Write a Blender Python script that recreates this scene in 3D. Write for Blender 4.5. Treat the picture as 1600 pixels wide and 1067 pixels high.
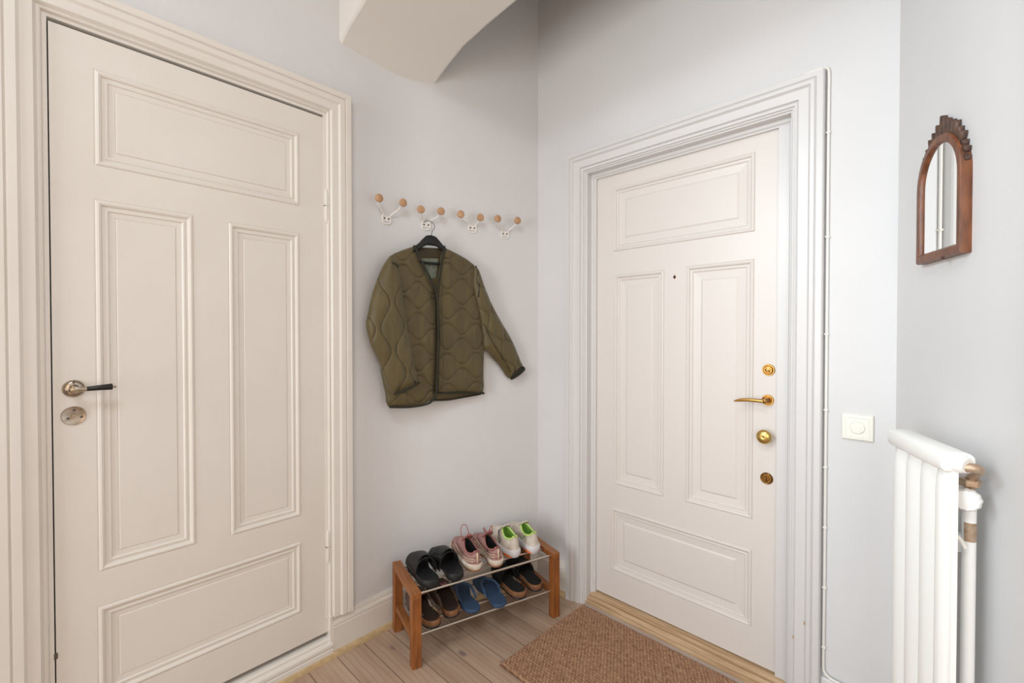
import bpy, bmesh, math, random
from mathutils import Vector, Matrix, geometry, noise
random.seed(7)
S = bpy.context.scene
for o in list(bpy.data.objects): bpy.data.objects.remove(o)
COL = S.collection
pi = math.pi

# ------------------------------------------------------------------ camera
cam_data = bpy.data.cameras.new('camera'); cam = bpy.data.objects.new('camera', cam_data); COL.objects.link(cam)
cam.location = (0, 0, 1.3); cam.rotation_euler = (math.radians(90 - .75), 0, 0)
cam_data.sensor_width = 36; cam_data.lens = 36 * 712 / 1600; cam_data.shift_y = -.00136
cam_data.clip_start = .02
S.camera = cam
# ------------------------------------------------------------------ world, light, exposure
W = bpy.data.worlds.new('world'); S.world = W; W.use_nodes = True
W.node_tree.nodes['Background'].inputs[0].default_value = (.85, .92, 1, 1)
W.node_tree.nodes['Background'].inputs[1].default_value = 1.0
S.view_settings.view_transform = 'Standard'; S.view_settings.look = 'None'
S.view_settings.gamma = 1; S.view_settings.use_curve_mapping = False
S.view_settings.exposure = 0.24

def area(name, loc, target, sx, sy, power, color):
    l = bpy.data.lights.new(name, 'AREA'); l.shape = 'RECTANGLE'; l.size = sx; l.size_y = sy
    l.energy = power; l.color = color
    o = bpy.data.objects.new(name, l); COL.objects.link(o); o.location = loc
    d = Vector(target) - Vector(loc); o.rotation_euler = d.to_track_quat('-Z', 'Y').to_euler()
    return o
# added fill lights, all out of view, balanced to set each wall's tone
area('added_warm_fill', (.35, -1.95, 1.55), (.35, 2, 1.35), 1.5, 2.1, 13, (1, .70, .42))  # added warm fill behind the camera, tints the left wall and door
area('added_left_fill', (-2.30, -.75, 1.45), (1.1, 1.1, 1.35), 1.1, 1.9, 46, (.93, .97, 1))  # added cool fill from the left, lifts the front-door and mirror walls
o_ = area('added_door_wall_fill', (.05, -.95, 1.45), (1.22, 1.2, 1.20), .7, 1.4, 1.9, (.80, .92, 1)); o_.data.spread = math.radians(78)  # added narrow-beam fill, brightens the right end of the front-door wall
area('added_overhead_fill', (-.5, -.3, 3.15), (-.5, -.3, 0), .6, .6, 20, (.80, .90, 1))  # added overhead fill, no fixture belongs to it
o_ = area('added_mirror_wall_fill', (-1.3, .2, 2.25), (1.12, 1.10, 1.50), .5, .5, 3.2, (.84, .95, 1)); o_.data.spread = math.radians(70)  # added narrow fill aimed at the mirror and radiator wall
# ------------------------------------------------------------------ materials
def srgb(r, g, b):
    f = lambda c: (c/255/12.92) if c/255 <= .04045 else ((c/255+.055)/1.055)**2.4
    return (f(r), f(g), f(b), 1)
def mat(name, col, rough=.5, metal=0, var=None, vscale=8, bump=0, bscale=200, spec=.5, coat=0, stretch=None, detail=4, alpha=None, sheen=0):
    m = bpy.data.materials.new(name); m.use_nodes = True; nt = m.node_tree; N = nt.nodes; L = nt.links
    b = N['Principled BSDF']; b.inputs['Roughness'].default_value = rough; b.inputs['Metallic'].default_value = metal
    b.inputs['Specular IOR Level'].default_value = spec; b.inputs['Coat Weight'].default_value = coat
    b.inputs['Sheen Weight'].default_value = sheen
    b.inputs['Base Color'].default_value = col
    tc = N.new('ShaderNodeTexCoord'); mp = N.new('ShaderNodeMapping'); L.new(tc.outputs['Object'], mp.inputs[0])
    if stretch: mp.inputs['Scale'].default_value = stretch
    if var:
        n = N.new('ShaderNodeTexNoise'); n.inputs['Scale'].default_value = vscale; n.inputs['Detail'].default_value = detail
        L.new(mp.outputs[0], n.inputs['Vector'])
        r = N.new('ShaderNodeValToRGB'); r.color_ramp.elements[0].position = .35; r.color_ramp.elements[1].position = .65
        r.color_ramp.elements[0].color = col; r.color_ramp.elements[1].color = var
        L.new(n.outputs['Fac'], r.inputs[0]); L.new(r.outputs[0], b.inputs['Base Color'])
    if bump:
        n2 = N.new('ShaderNodeTexNoise'); n2.inputs['Scale'].default_value = bscale; n2.inputs['Detail'].default_value = 3
        L.new(mp.outputs[0], n2.inputs['Vector'])
        bp = N.new('ShaderNodeBump'); bp.inputs['Strength'].default_value = bump; bp.inputs['Distance'].default_value = .002
        L.new(n2.outputs['Fac'], bp.inputs['Height']); L.new(bp.outputs[0], b.inputs['Normal'])
    return m
M = {}
MADE = []
M['wall'] = mat('wall_paint', srgb(223, 222, 222), .85, var=srgb(220, 219, 219), vscale=3, bump=.12, bscale=40, spec=.2)
M['ceil'] = mat('ceiling_paint', srgb(226, 221, 214), .9, spec=.2)
M['cream'] = mat('cream_door_paint', srgb(229, 223, 215), .38, var=srgb(226, 220, 211), vscale=5, bump=.08, bscale=60)
M['white'] = mat('white_casing_paint', srgb(219, 217, 216), .35, bump=.06, bscale=60)
M['doorw'] = mat('off_white_door_paint', srgb(224, 218, 213), .38, bump=.06, bscale=60)
M['rad'] = mat('radiator_enamel', srgb(248, 248, 245), .3)
M['plastic'] = mat('white_plastic', srgb(240, 238, 228), .35)
M['metalw'] = mat('white_powder_coat', srgb(240, 236, 230), .4)
M['brass'] = mat('brass', srgb(205, 160, 90), .25, 1, var=srgb(190, 145, 78), vscale=60)
M['brassold'] = mat('aged_brass', srgb(160, 120, 66), .32, 1, var=srgb(120, 86, 46), vscale=90)
M['brasspol'] = mat('satin_brass', srgb(212, 182, 110), .3, 1)
M['nickel'] = mat('nickel', srgb(196, 186, 172), .25, 1, var=srgb(170, 158, 142), vscale=80)
M['steel'] = mat('brushed_steel', srgb(205, 196, 184), .3, 1)
M['ironscrew'] = mat('screw_metal', srgb(110, 104, 98), .4, .8)
M['blackwood'] = mat('black_lacquer', srgb(18, 17, 18), .3)
M['blackplastic'] = mat('black_hanger', srgb(16, 16, 18), .45)
M['copper'] = mat('bare_pipe_metal', srgb(176, 146, 118), .4, .6, var=srgb(196, 176, 156), vscale=60)
M['dark'] = mat('painted_hole_shade', srgb(50, 42, 36), .9)  # dark colour standing in for the shade inside the peephole
M['brownboard'] = mat('bare_brown_board', srgb(120, 100, 80), .8)
M['beech'] = mat('oiled_beech', srgb(200, 160, 122), .5, var=srgb(182, 140, 104), vscale=60, stretch=(1, 1, .25))
M['pinestrip'] = mat('raw_pine_strip', srgb(205, 180, 138), .6, var=srgb(188, 160, 118), vscale=14, stretch=(.3, 4, 4))
M['rackwood'] = mat('oiled_oak', srgb(160, 98, 48), .42, var=srgb(126, 72, 32), vscale=16, stretch=(5, 5, .6), detail=6, bump=.1)
M['rackrail'] = mat('oiled_oak_rail', srgb(162, 102, 52), .42, var=srgb(130, 76, 34), vscale=16, stretch=(5, .6, 5), detail=6, bump=.1)
M['walnut'] = mat('old_walnut', srgb(128, 76, 44), .38, var=srgb(88, 48, 28), vscale=18, stretch=(4, 4, .8), detail=6, bump=.25, bscale=90)
M['walnutdk'] = mat('dark_carved_walnut', srgb(92, 66, 52), .5, var=srgb(58, 40, 32), vscale=40, bump=.4, bscale=120)
M['rubber'] = mat('black_rubber', srgb(24, 25, 27), .55, bump=.2, bscale=300)
M['blackstrap'] = mat('black_strap', srgb(15, 16, 18), .5)
M['blue'] = mat('blue_rubber', srgb(50, 74, 104), .7)
M['bluestrap'] = mat('blue_strap', srgb(60, 86, 118), .55)
M['pink'] = mat('dusty_pink_mesh', srgb(170, 130, 122), .7, bump=.4, bscale=500)
M['mauve'] = mat('mauve_suede', srgb(134, 94, 90), .8)
M['pinklining'] = mat('pink_lining', srgb(170, 110, 105), .8, bump=.3, bscale=300)
M['cream2'] = mat('cream_piping', srgb(222, 205, 178), .6)
M['midsole'] = mat('off_white_midsole', srgb(226, 218, 204), .55, var=srgb(205, 190, 170), vscale=30)
M['gum'] = mat('tan_outsole', srgb(160, 108, 78), .6)
M['whitemesh'] = mat('white_mesh', srgb(222, 214, 202), .75, var=srgb(204, 192, 178), vscale=40, bump=.4, bscale=500)
M['greylight'] = mat('pale_grey_midsole', srgb(222, 220, 224), .5)
M['orange'] = mat('orange_foam', srgb(232, 122, 60), .5)
M['lime'] = mat('lime_lining', srgb(112, 160, 62), .7)
M['limeedge'] = mat('lime_edge', srgb(200, 230, 128), .6)
M['blacklace'] = mat('dark_lace', srgb(60, 60, 70), .7)
M['cork'] = mat('brown_sole', srgb(136, 94, 62), .7, var=srgb(116, 78, 50), vscale=60)
M['taupe'] = mat('taupe_suede', srgb(92, 74, 62), .9, var=srgb(78, 62, 52), vscale=30)
M['brownin'] = mat('dark_brown_insole', srgb(52, 34, 24), .85)
M['blackin'] = mat('black_felt', srgb(16, 15, 15), .95)
M['pewter'] = mat('pewter_buckle', srgb(120, 115, 110), .4, .8)
M['olive'] = mat('olive_nylon', srgb(88, 75, 38), .5, var=srgb(79, 67, 34), vscale=9, bump=.15, bscale=140, sheen=.2)
M['oliveside'] = mat('olive_nylon_sleeve', srgb(93, 80, 42), .5, var=srgb(85, 73, 38), vscale=9, bump=.15, bscale=140, sheen=.2)
M['olivedk'] = mat('dark_olive_binding', srgb(36, 34, 20), .7)
M['stitch'] = mat('dark_olive_stitching', srgb(58, 48, 24), .7)
M['labelg'] = mat('grey_green_label', srgb(120, 126, 112), .8, var=srgb(96, 104, 92), vscale=60)
M['jute'] = None
def glass_mirror():
    m = bpy.data.materials.new('mirror_glass'); m.use_nodes = True; b = m.node_tree.nodes['Principled BSDF']
    b.inputs['Base Color'].default_value = (.93, .94, .93, 1); b.inputs['Metallic'].default_value = 1; b.inputs['Roughness'].default_value = .02
    return m
M['mirror'] = glass_mirror()
def jute():
    m = mat('braided_jute', srgb(176, 134, 98), .9, bump=.25, bscale=350)
    nt = m.node_tree; N = nt.nodes; L = nt.links; b = N['Principled BSDF']
    tc = N.new('ShaderNodeTexCoord')
    n = N.new('ShaderNodeTexNoise'); n.inputs['Scale'].default_value = 70; n.inputs['Detail'].default_value = 3; L.new(tc.outputs['Object'], n.inputs[0])
    r = N.new('ShaderNodeValToRGB'); r.color_ramp.elements[0].position = .33; r.color_ramp.elements[0].color = srgb(142, 104, 78)
    r.color_ramp.elements[1].position = .68; r.color_ramp.elements[1].color = srgb(178, 140, 110)
    L.new(n.outputs['Fac'], r.inputs[0]); L.new(r.outputs[0], b.inputs['Base Color'])
    return m
M['jute'] = jute()
def floormat():
    m = bpy.data.materials.new('pale_soaped_pine_boards'); m.use_nodes = True; nt = m.node_tree; N = nt.nodes; L = nt.links
    b = N['Principled BSDF']; b.inputs['Roughness'].default_value = .45
    tc = N.new('ShaderNodeTexCoord')
    sp = N.new('ShaderNodeSeparateXYZ'); L.new(tc.outputs['Object'], sp.inputs[0])
    def mth(op, a, bb=None):
        n = N.new('ShaderNodeMath'); n.operation = op
        for i, v in enumerate((a, bb)):
            if v is None: continue
            if isinstance(v, (int, float)): n.inputs[i].default_value = v
            else: L.new(v, n.inputs[i])
        return n.outputs[0]
    # boards run along object Y, 11.5 cm wide
    bx = mth('DIVIDE', sp.outputs['X'], .115); idx = mth('FLOOR', bx); fr = mth('FRACT', bx)
    edge = mth('MINIMUM', fr, mth('SUBTRACT', 1.0, fr))
    seam = N.new('ShaderNodeMapRange'); seam.inputs['From Min'].default_value = .004; seam.inputs['From Max'].default_value = .018; L.new(edge, seam.inputs[0])
    off = mth('MULTIPLY', idx, 3.71)
    cv = N.new('ShaderNodeCombineXYZ'); L.new(mth('MULTIPLY', sp.outputs['X'], 6.0), cv.inputs[0]); L.new(mth('ADD', mth('MULTIPLY', sp.outputs['Y'], 1.1), off), cv.inputs[1]); L.new(off, cv.inputs[2])
    g = N.new('ShaderNodeTexNoise'); g.inputs['Scale'].default_value = 2.2; g.inputs['Detail'].default_value = 6; g.inputs['Distortion'].default_value = .6; L.new(cv.outputs[0], g.inputs[0])
    r = N.new('ShaderNodeValToRGB'); r.color_ramp.elements[0].position = .3; r.color_ramp.elements[0].color = srgb(168, 140, 118)
    r.color_ramp.elements[1].position = .62; r.color_ramp.elements[1].color = srgb(188, 162, 140)
    L.new(g.outputs['Fac'], r.inputs[0])
    # fine red grain lines
    wv = N.new('ShaderNodeTexWave'); wv.inputs['Scale'].default_value = 1.5; wv.inputs['Distortion'].default_value = 5; wv.inputs['Detail'].default_value = 2; wv.bands_direction = 'X'
    cv2 = N.new('ShaderNodeCombineXYZ'); L.new(mth('MULTIPLY', sp.outputs['X'], 9.0), cv2.inputs[0]); L.new(mth('ADD', mth('MULTIPLY', sp.outputs['Y'], 1.6), off), cv2.inputs[1])
    L.new(cv2.outputs[0], wv.inputs[0])
    wr = N.new('ShaderNodeMapRange'); wr.inputs['From Min'].default_value = .88; wr.inputs['From Max'].default_value = 1; wr.inputs['To Max'].default_value = .35; L.new(wv.outputs['Fac'], wr.inputs[0])
    mx = N.new('ShaderNodeMixRGB'); L.new(wr.outputs[0], mx.inputs[0]); L.new(r.outputs[0], mx.inputs[1]); mx.inputs[2].default_value = srgb(140, 104, 82)
    # knots
    vo = N.new('ShaderNodeTexVoronoi'); vo.inputs['Scale'].default_value = 1; 
    cv3 = N.new('ShaderNodeCombineXYZ'); L.new(mth('MULTIPLY', sp.outputs['X'], 8.7), cv3.inputs[0]); L.new(mth('MULTIPLY', sp.outputs['Y'], 4.3), cv3.inputs[1]); L.new(cv3.outputs[0], vo.inputs[0])
    kn = N.new('ShaderNodeMapRange'); kn.inputs['From Min'].default_value = .17; kn.inputs['From Max'].default_value = .12; kn.inputs['To Max'].default_value = .75; L.new(vo.outputs['Distance'], kn.inputs[0])
    mk = N.new('ShaderNodeMixRGB'); L.new(kn.outputs[0], mk.inputs[0]); L.new(mx.outputs[0], mk.inputs[1]); mk.inputs[2].default_value = srgb(104, 92, 92)
    ms = N.new('ShaderNodeMixRGB'); L.new(seam.outputs[0], ms.inputs[0]); ms.inputs[1].default_value = srgb(120, 98, 80); L.new(mk.outputs[0], ms.inputs[2])
    # per-board tone
    wn = N.new('ShaderNodeTexWhiteNoise'); wn.noise_dimensions = '1D'; L.new(idx, wn.inputs['W'])
    tn = N.new('ShaderNodeMapRange'); tn.inputs['To Min'].default_value = .9; tn.inputs['To Max'].default_value = 1.06; L.new(wn.outputs[0], tn.inputs[0])
    hs = N.new('ShaderNodeHueSaturation'); L.new(tn.outputs[0], hs.inputs['Value']); L.new(ms.outputs[0], hs.inputs['Color'])
    L.new(hs.outputs[0], b.inputs['Base Color'])
    bp = N.new('ShaderNodeBump'); bp.inputs['Strength'].default_value = .5; bp.inputs['Distance'].default_value = .002; L.new(seam.outputs[0], bp.inputs['Height']); L.new(bp.outputs[0], b.inputs['Normal'])
    return m
M['floor'] = floormat()

# ------------------------------------------------------------------ frames
class Frame:
    """local X runs along a wall to the right, local Y into the wall, Z up"""
    def __init__(s, p, x):
        x = Vector((x[0], x[1], 0)).normalized(); s.p = Vector((p[0], p[1], 0)); s.x = x; s.y = Vector((-x.y, x.x, 0)); s.ang = math.atan2(x.y, x.x)
        s.m = Matrix.Translation(s.p) @ Matrix.Rotation(s.ang, 4, 'Z')
    def w(s, x, y=0, z=0): return s.p + s.x*x + s.y*y + Vector((0, 0, z))
FA = Frame((-0.67812614, 1.89424847), (0.68092439, 0.73235372))      # wall with the left door
FB = Frame((0.28293608, 2.25137324), (0.71347452, -0.70068118))      # wall with the front door
FC = Frame((1.16764448, 1.38252858), (-0.33129471, -0.94352733))     # short wall with mirror and radiator
FK = Frame((-0.375 + .4323*.02, 2.089 - .9017*.02), (math.cos(math.radians(31.6)), math.sin(math.radians(31.6))))   # jacket
A2X = Vector((0.90168976, 0.4323836, 0)); KINK = Vector((-0.49352754, 2.09278957, 0)); CORNER = Vector((0.1367, 2.3950, 0))
FR = Frame((-.385, 1.742), (.870, .492))                              # shoe rack

# ------------------------------------------------------------------ mesh helpers
def link(name, bm, material, parent=None, smooth=False, matrix=None, bevel=0, mats=None, recalc=True):
    if recalc: bmesh.ops.recalc_face_normals(bm, faces=bm.faces)
    me = bpy.data.meshes.new(name); bm.to_mesh(me); bm.free()
    for mm in (mats or [material]): me.materials.append(M[mm] if isinstance(mm, str) else mm)
    o = bpy.data.objects.new(name, me); COL.objects.link(o)
    if smooth:
        for p in me.polygons: p.use_smooth = True
        if smooth != 'all':
            try: me.set_sharp_from_angle(angle=math.radians(float(smooth) if smooth is not True else 35))
            except Exception: pass
    MADE.append(o)
    if parent: o.parent = parent
    if matrix is not None: o.matrix_world = matrix
    if bevel:
        md = o.modifiers.new('bevel', 'BEVEL'); md.width = bevel; md.segments = 2; md.limit_method = 'ANGLE'; md.angle_limit = math.radians(40)
    return o
def tag(o, label=None, cat=None, group=None, kind=None):
    if label: o['label'] = label
    if cat: o['category'] = cat
    if group: o['group'] = group
    if kind: o['kind'] = kind
    return o
def empty(name, loc, rotz=0, **k):
    o = bpy.data.objects.new(name, None); COL.objects.link(o); o.location = loc; o.rotation_euler = (0, 0, rotz); o.empty_display_size = .05
    return tag(o, **k)
def box(bm, a, b, mi=0):
    vs = [bm.verts.new((x, y, z)) for z in (a[2], b[2]) for y in (a[1], b[1]) for x in (a[0], b[0])]
    for f in ((0, 2, 3, 1), (4, 5, 7, 6), (0, 1, 5, 4), (2, 6, 7, 3), (0, 4, 6, 2), (1, 3, 7, 5)):
        fc = bm.faces.new([vs[i] for i in f]); fc.material_index = mi
def loft(bm, rings, closed=True, cap0=True, cap1=True, mi=0):
    R = [[bm.verts.new(p) for p in r] for r in rings]; n = len(R[0])
    for a, b in zip(R, R[1:]):
        for i in range(n if closed else n-1):
            j = (i+1) % n
            try: bm.faces.new((a[i], a[j], b[j], b[i])).material_index = mi
            except ValueError: pass
    if cap0 and closed: bm.faces.new(list(reversed(R[0]))).material_index = mi
    if cap1 and closed: bm.faces.new(R[-1]).material_index = mi
    return R
def tube(bm, pts, r, seg=8, caps=True, mi=0):
    pts = [Vector(p) for p in pts]; rr = r if isinstance(r, (list, tuple)) else [r]*len(pts); rings = []
    t0 = (pts[1]-pts[0]).normalized(); up = Vector((0, 0, 1)) if abs(t0.z) < .9 else Vector((1, 0, 0))
    nrm = t0.cross(up).normalized()
    for i, p in enumerate(pts):
        t = (pts[min(i+1, len(pts)-1)] - pts[max(i-1, 0)]).normalized()
        nrm = (nrm - t*nrm.dot(t)).normalized(); bn = t.cross(nrm)
        rings.append([p + (nrm*math.cos(2*pi*k/seg) + bn*math.sin(2*pi*k/seg))*rr[i] for k in range(seg)])
    loft(bm, rings, True, caps, caps, mi)
def smoothpts(pts, n=8):
    """Catmull-Rom through points"""
    P = [Vector(p) for p in pts]; out = []
    for i in range(len(P)-1):
        p0 = P[max(i-1, 0)]; p1 = P[i]; p2 = P[i+1]; p3 = P[min(i+2, len(P)-1)]
        for k in range(n):
            t = k/n; out.append(.5*((2*p1) + (p2-p0)*t + (2*p0-5*p1+4*p2-p3)*t*t + (3*p1-p0-3*p2+p3)*t**3))
    out.append(P[-1]); return out
def lathe(bm, prof, axis='Y', c=(0, 0, 0), seg=24, sx=1, sz=1, mi=0):
    """prof: (radius, distance) pairs; distance runs along -Y (out of a wall) for axis 'Y', +Z for axis 'Z'"""
    rings = []
    for r, d in prof:
        ring = []
        for k in range(seg):
            a = 2*pi*k/seg; x = math.cos(a)*max(r, 1e-5)*sx; y = math.sin(a)*max(r, 1e-5)*sz
            ring.append((c[0]+x, c[1]-d, c[2]+y) if axis == 'Y' else (c[0]+x, c[1]+y, c[2]+d))
        rings.append(ring)
    loft(bm, rings, mi=mi)
def casing(bm, xl, xr, zt, prof, zl=0, zr=0):
    """mitred profile round a door opening; prof = (inward distance, y)"""
    st = [[(xl+w, y, zl) for w, y in prof], [(xl+w, y, zt-w) for w, y in prof], [(xr-w, y, zt-w) for w, y in prof], [(xr-w, y, zr) for w, y in prof]]
    loft(bm, st)
def path_sweep(bm, pts, prof, cap=True):
    """pts: floor points (Vector), room on the right-hand side; prof = (out from wall, z) closed"""
    P = [Vector((p[0], p[1], 0)) for p in pts]; rings = []
    for i, p in enumerate(P):
        def nr(a, b):
            d = (b-a).normalized(); return Vector((d.y, -d.x, 0))
        if i == 0: n = nr(P[0], P[1])
        elif i == len(P)-1: n = nr(P[-2], P[-1])
        else:
            a = nr(P[i-1], p); b = nr(p, P[i+1]); n = (a+b).normalized(); n /= max(n.dot(a), .3)
        rings.append([p + n*o + Vector((0, 0, z)) for o, z in prof])
    loft(bm, rings, True, cap, cap)

# ------------------------------------------------------------------ the shell
L_ = .12
ax = FA.x; a_ = KINK - ax*L_; b_ = KINK + A2X*L_
bend = [(1-u)**2*a_ + 2*u*(1-u)*KINK + u*u*b_ for u in [i/12 for i in range(13)]]
HC = 3.38
def slab(p0, p1, z0, z1, th=.14):
    bm = bmesh.new(); path_sweep(bm, [p0, p1], [(0, z0), (0, z1), (-th, z1), (-th, z0)]); return bm
bm = bmesh.new(); prof = lambda z0, z1, th=.14: [(0, z0), (0, z1), (-th, z1), (-th, z0)]
path_sweep(bm, [FA.w(-2.6), FA.w(-.93)], prof(-.02, HC))
path_sweep(bm, [FA.w(-.93), FA.w(-.04)], prof(2.215, HC))
path_sweep(bm, [FA.w(-.04)] + bend + [CORNER], prof(-.02, HC))
path_sweep(bm, [FA.w(-.95, .13), FA.w(-.02, .13)], prof(-.02, 2.25, .05))
tag(link('wall_left', bm, 'wall', smooth=30), kind='structure')
bm = bmesh.new()
path_sweep(bm, [CORNER, FB.w(.045)], prof(-.02, HC)); path_sweep(bm, [FB.w(.045), FB.w(1.01)], prof(2.115, HC)); path_sweep(bm, [FB.w(1.01), FB.w(1.24)], prof(-.02, HC))
path_sweep(bm, [FB.w(.03, .13), FB.w(1.03, .13)], prof(-.02, 2.15, .05))
tag(link('wall_right', bm, 'wall'), kind='structure')
c0 = FC.w(0); c1 = FC.w(.455); dD = Vector((-.42, -.907, 0)).normalized(); c2 = FC.w(.50); c3 = c2 + dD*.030; 
rnd = [(1-u)**2*c1 + 2*u*(1-u)*c2 + u*u*c3 for u in [i/8 for i in range(9)]]
c4 = c2 + dD*.11; D_end = c4 + Vector((.20, -.98, 0)).normalized()*3.2
bm = bmesh.new(); path_sweep(bm, [c0] + rnd + [c4, D_end], prof(-.02, HC)); tag(link('wall_side', bm, 'wall', smooth=30), kind='structure')
A_end = FA.w(-2.6); LB = Vector((A_end.x - .25, -2.3, 0)); 
bm = bmesh.new(); path_sweep(bm, [LB, A_end], prof(-.02, HC)); tag(link('wall_back_left', bm, 'wall'), kind='structure')
bm = bmesh.new(); path_sweep(bm, [D_end, LB], prof(-.02, HC)); tag(link('wall_back', bm, 'wall'), kind='structure')
# floor and ceiling
FF = Frame((0, 0), (-FB.y.x, -FB.y.y)); FFm = Matrix.Rotation(math.atan2(-FB.x.y, -FB.x.x) - pi/2, 4, 'Z')
inv = FFm.inverted()
poly = [LB + Vector((-.15, -.15, 0)), A_end + Vector((-.15, .1, 0)), FA.w(.2, .2), CORNER + Vector((.05, .25, 0)), FB.w(1.3, .2), c2 + Vector((.2, 0, 0)), D_end + Vector((.2, -.15, 0))]
bm = bmesh.new(); lo = [bm.verts.new(inv @ (p + Vector((0, 0, -.06)))) for p in poly]; hi = [bm.verts.new(inv @ p) for p in poly]
bm.faces.new(hi); bm.faces.new(lo)
for i in range(len(poly)): bm.faces.new((lo[i], lo[(i+1) % len(poly)], hi[(i+1) % len(poly)], hi[i]))
tag(link('floor', bm, 'floor', matrix=FFm), kind='structure')
bm = bmesh.new(); lo = [bm.verts.new(p + Vector((0, 0, HC))) for p in poly]; hi = [bm.verts.new(p + Vector((0, 0, HC+.08))) for p in poly]
bm.faces.new(hi); bm.faces.new(lo)
for i in range(len(poly)): bm.faces.new((lo[i], lo[(i+1) % len(poly)], hi[(i+1) % len(poly)], hi[i]))
tag(link('ceiling', bm, 'ceil'), kind='structure')
# arched beam springing from the left wall
e = -FA.y; profb = [(-.10, 2.44), (0, 2.487), (.03, 2.505), (.087, 2.531), (.2, 2.568), (.35, 2.593), (.51, 2.612), (.8, 2.64), (1.3, 2.67), (2.2, 2.67), (3.0, 2.62), (3.0, HC+.02), (-.10, HC+.02)]
bm = bmesh.new()
sL = FA.w(-.035); sR = KINK + A2X*.153
# the right-hand face starts where the bent wall stands
oR = (sR - sL).dot(e)
for _ in range(1):
    l = [sL + e*o + Vector((0, 0, z)) for o, z in profb]
    rr = [sR + e*(o) + Vector((0, 0, z - (.012 if o < .1 else .004))) for o, z in profb]
    loft(bm, [l, rr])
tag(link('ceiling_beam', bm, 'ceil', bevel=.012, smooth=40), kind='structure')

# ------------------------------------------------------------------ skirting, scotia, thresholds
bbp = [(-.01, 0), (-.01, .160), (.008, .160), (.012, .154), (.014, .140), (.020, .136), (.022, .125), (.018, .121), (.022, .117), (.022, 0)]
qrp = [(0, 0), (.018, .024), (.026, .022), (.032, .015), (.034, 0)]
dr0 = FA.w(-.086)
bm = bmesh.new(); path_sweep(bm, [dr0] + bend + [CORNER, FB.w(-.002)], bbp); tag(link('baseboard_left', bm, 'cream', smooth=30), kind='structure')
bm = bmesh.new(); path_sweep(bm, [FB.w(1.0555), FB.w(1.24), FC.w(.43)], bbp); tag(link('baseboard_right', bm, 'white'), kind='structure')
bm = bmesh.new(); path_sweep(bm, [FA.w(-1.0)] + bend + [CORNER, FB.w(-.002)], qrp)
o = link('trim_1', bm, 'pinestrip', smooth=50); tag(o, kind='structure')
# painted stepped sill under the left door
bm = bmesh.new(); tp = [(.04, 0), (.04, .078), (.002, .080), (-.006, .078), (-.012, .072), (-.013, .064), (-.020, .062), (-.025, .056), (-.026, .046), (-.020, .042), (-.026, .036), (-.028, 0)]
loft(bm, [[(x, y, z) for y, z in tp] for x in (-.875, -.087)])
box(bm, (-.0945, -.020, .0), (-.085, .04, .165))
o = link('trim_2', bm, 'cream', matrix=FA.m, smooth=30); tag(o, kind='structure')
# bare pine sill under the front door
def pine(name, prof, x0, x1):
    bm = bmesh.new(); loft(bm, [[(x, y, z) for y, z in prof] for x in (x0, x1)]); return link(name, bm, M['sill'], matrix=FB.m, smooth=25)
M['sill'] = mat('worn_pine_sill', srgb(204, 176, 140), .6, var=srgb(168, 134, 98), vscale=9, stretch=(.5, 9, 9), detail=7, bump=.2)
tag(pine('trim_3', [(.11, 0), (.11, .048), (.045, .048), (.038, .045), (.034, .034), (.022, .034), (.018, .030), (.015, .020), (.004, .020), (.000, .017), (-.001, 0)], .10, .958), kind='structure')
M['greystrip'] = mat('grey_painted_strip', srgb(186, 170, 160), .6)
bm = bmesh.new(); loft(bm, [[(x, y, z) for y, z in [(-.001, 0), (-.001, .006), (-.017, .005), (-.019, 0)]] for x in (.1045, .953)])
tag(link('trim_4', bm, 'greystrip', matrix=FB.m), kind='structure')

# ------------------------------------------------------------------ casings
cpA = [(0, .01), (0, -.028), (.002, -.032), (.021, -.031), (.0245, -.026), (.028, -.030), (.046, -.029), (.049, -.026), (.053, -.023), (.077, -.021), (.081, -.015), (.084, -.010), (.089, -.013), (.092, -.011), (.094, -.004), (.100, -.003), (.104, -.002), (.104, .06), (.06, .06)]
bm = bmesh.new(); casing(bm, -.976, .0, 2.272, cpA, 0, .158)
o = link('trim_5', bm, 'cream', matrix=FA.m, smooth=30); tag(o, kind='structure')
cpB = [(0, .01), (0, -.030), (.003, -.035), (.020, -.035), (.0235, -.029), (.027, -.034), (.038, -.033), (.041, -.027), (.045, -.024), (.074, -.022), (.077, -.013), (.081, -.016), (.087, -.014), (.0895, -.006), (.094, -.007), (.0965, 0), (.101, .002), (.101, .038), (.112, .040), (.116, .046), (.122, .047), (.122, .075), (.08, .075)]
bm = bmesh.new(); casing(bm, .002, 1.055, 2.166, cpB, 0, 0)
# the right jamb shows a wider strip
box(bm, (.905, .046, .05), (.940, .075, 2.06))
o = link('trim_6', bm, 'white', matrix=FB.m, smooth=30); tag(o, kind='structure')

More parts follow.
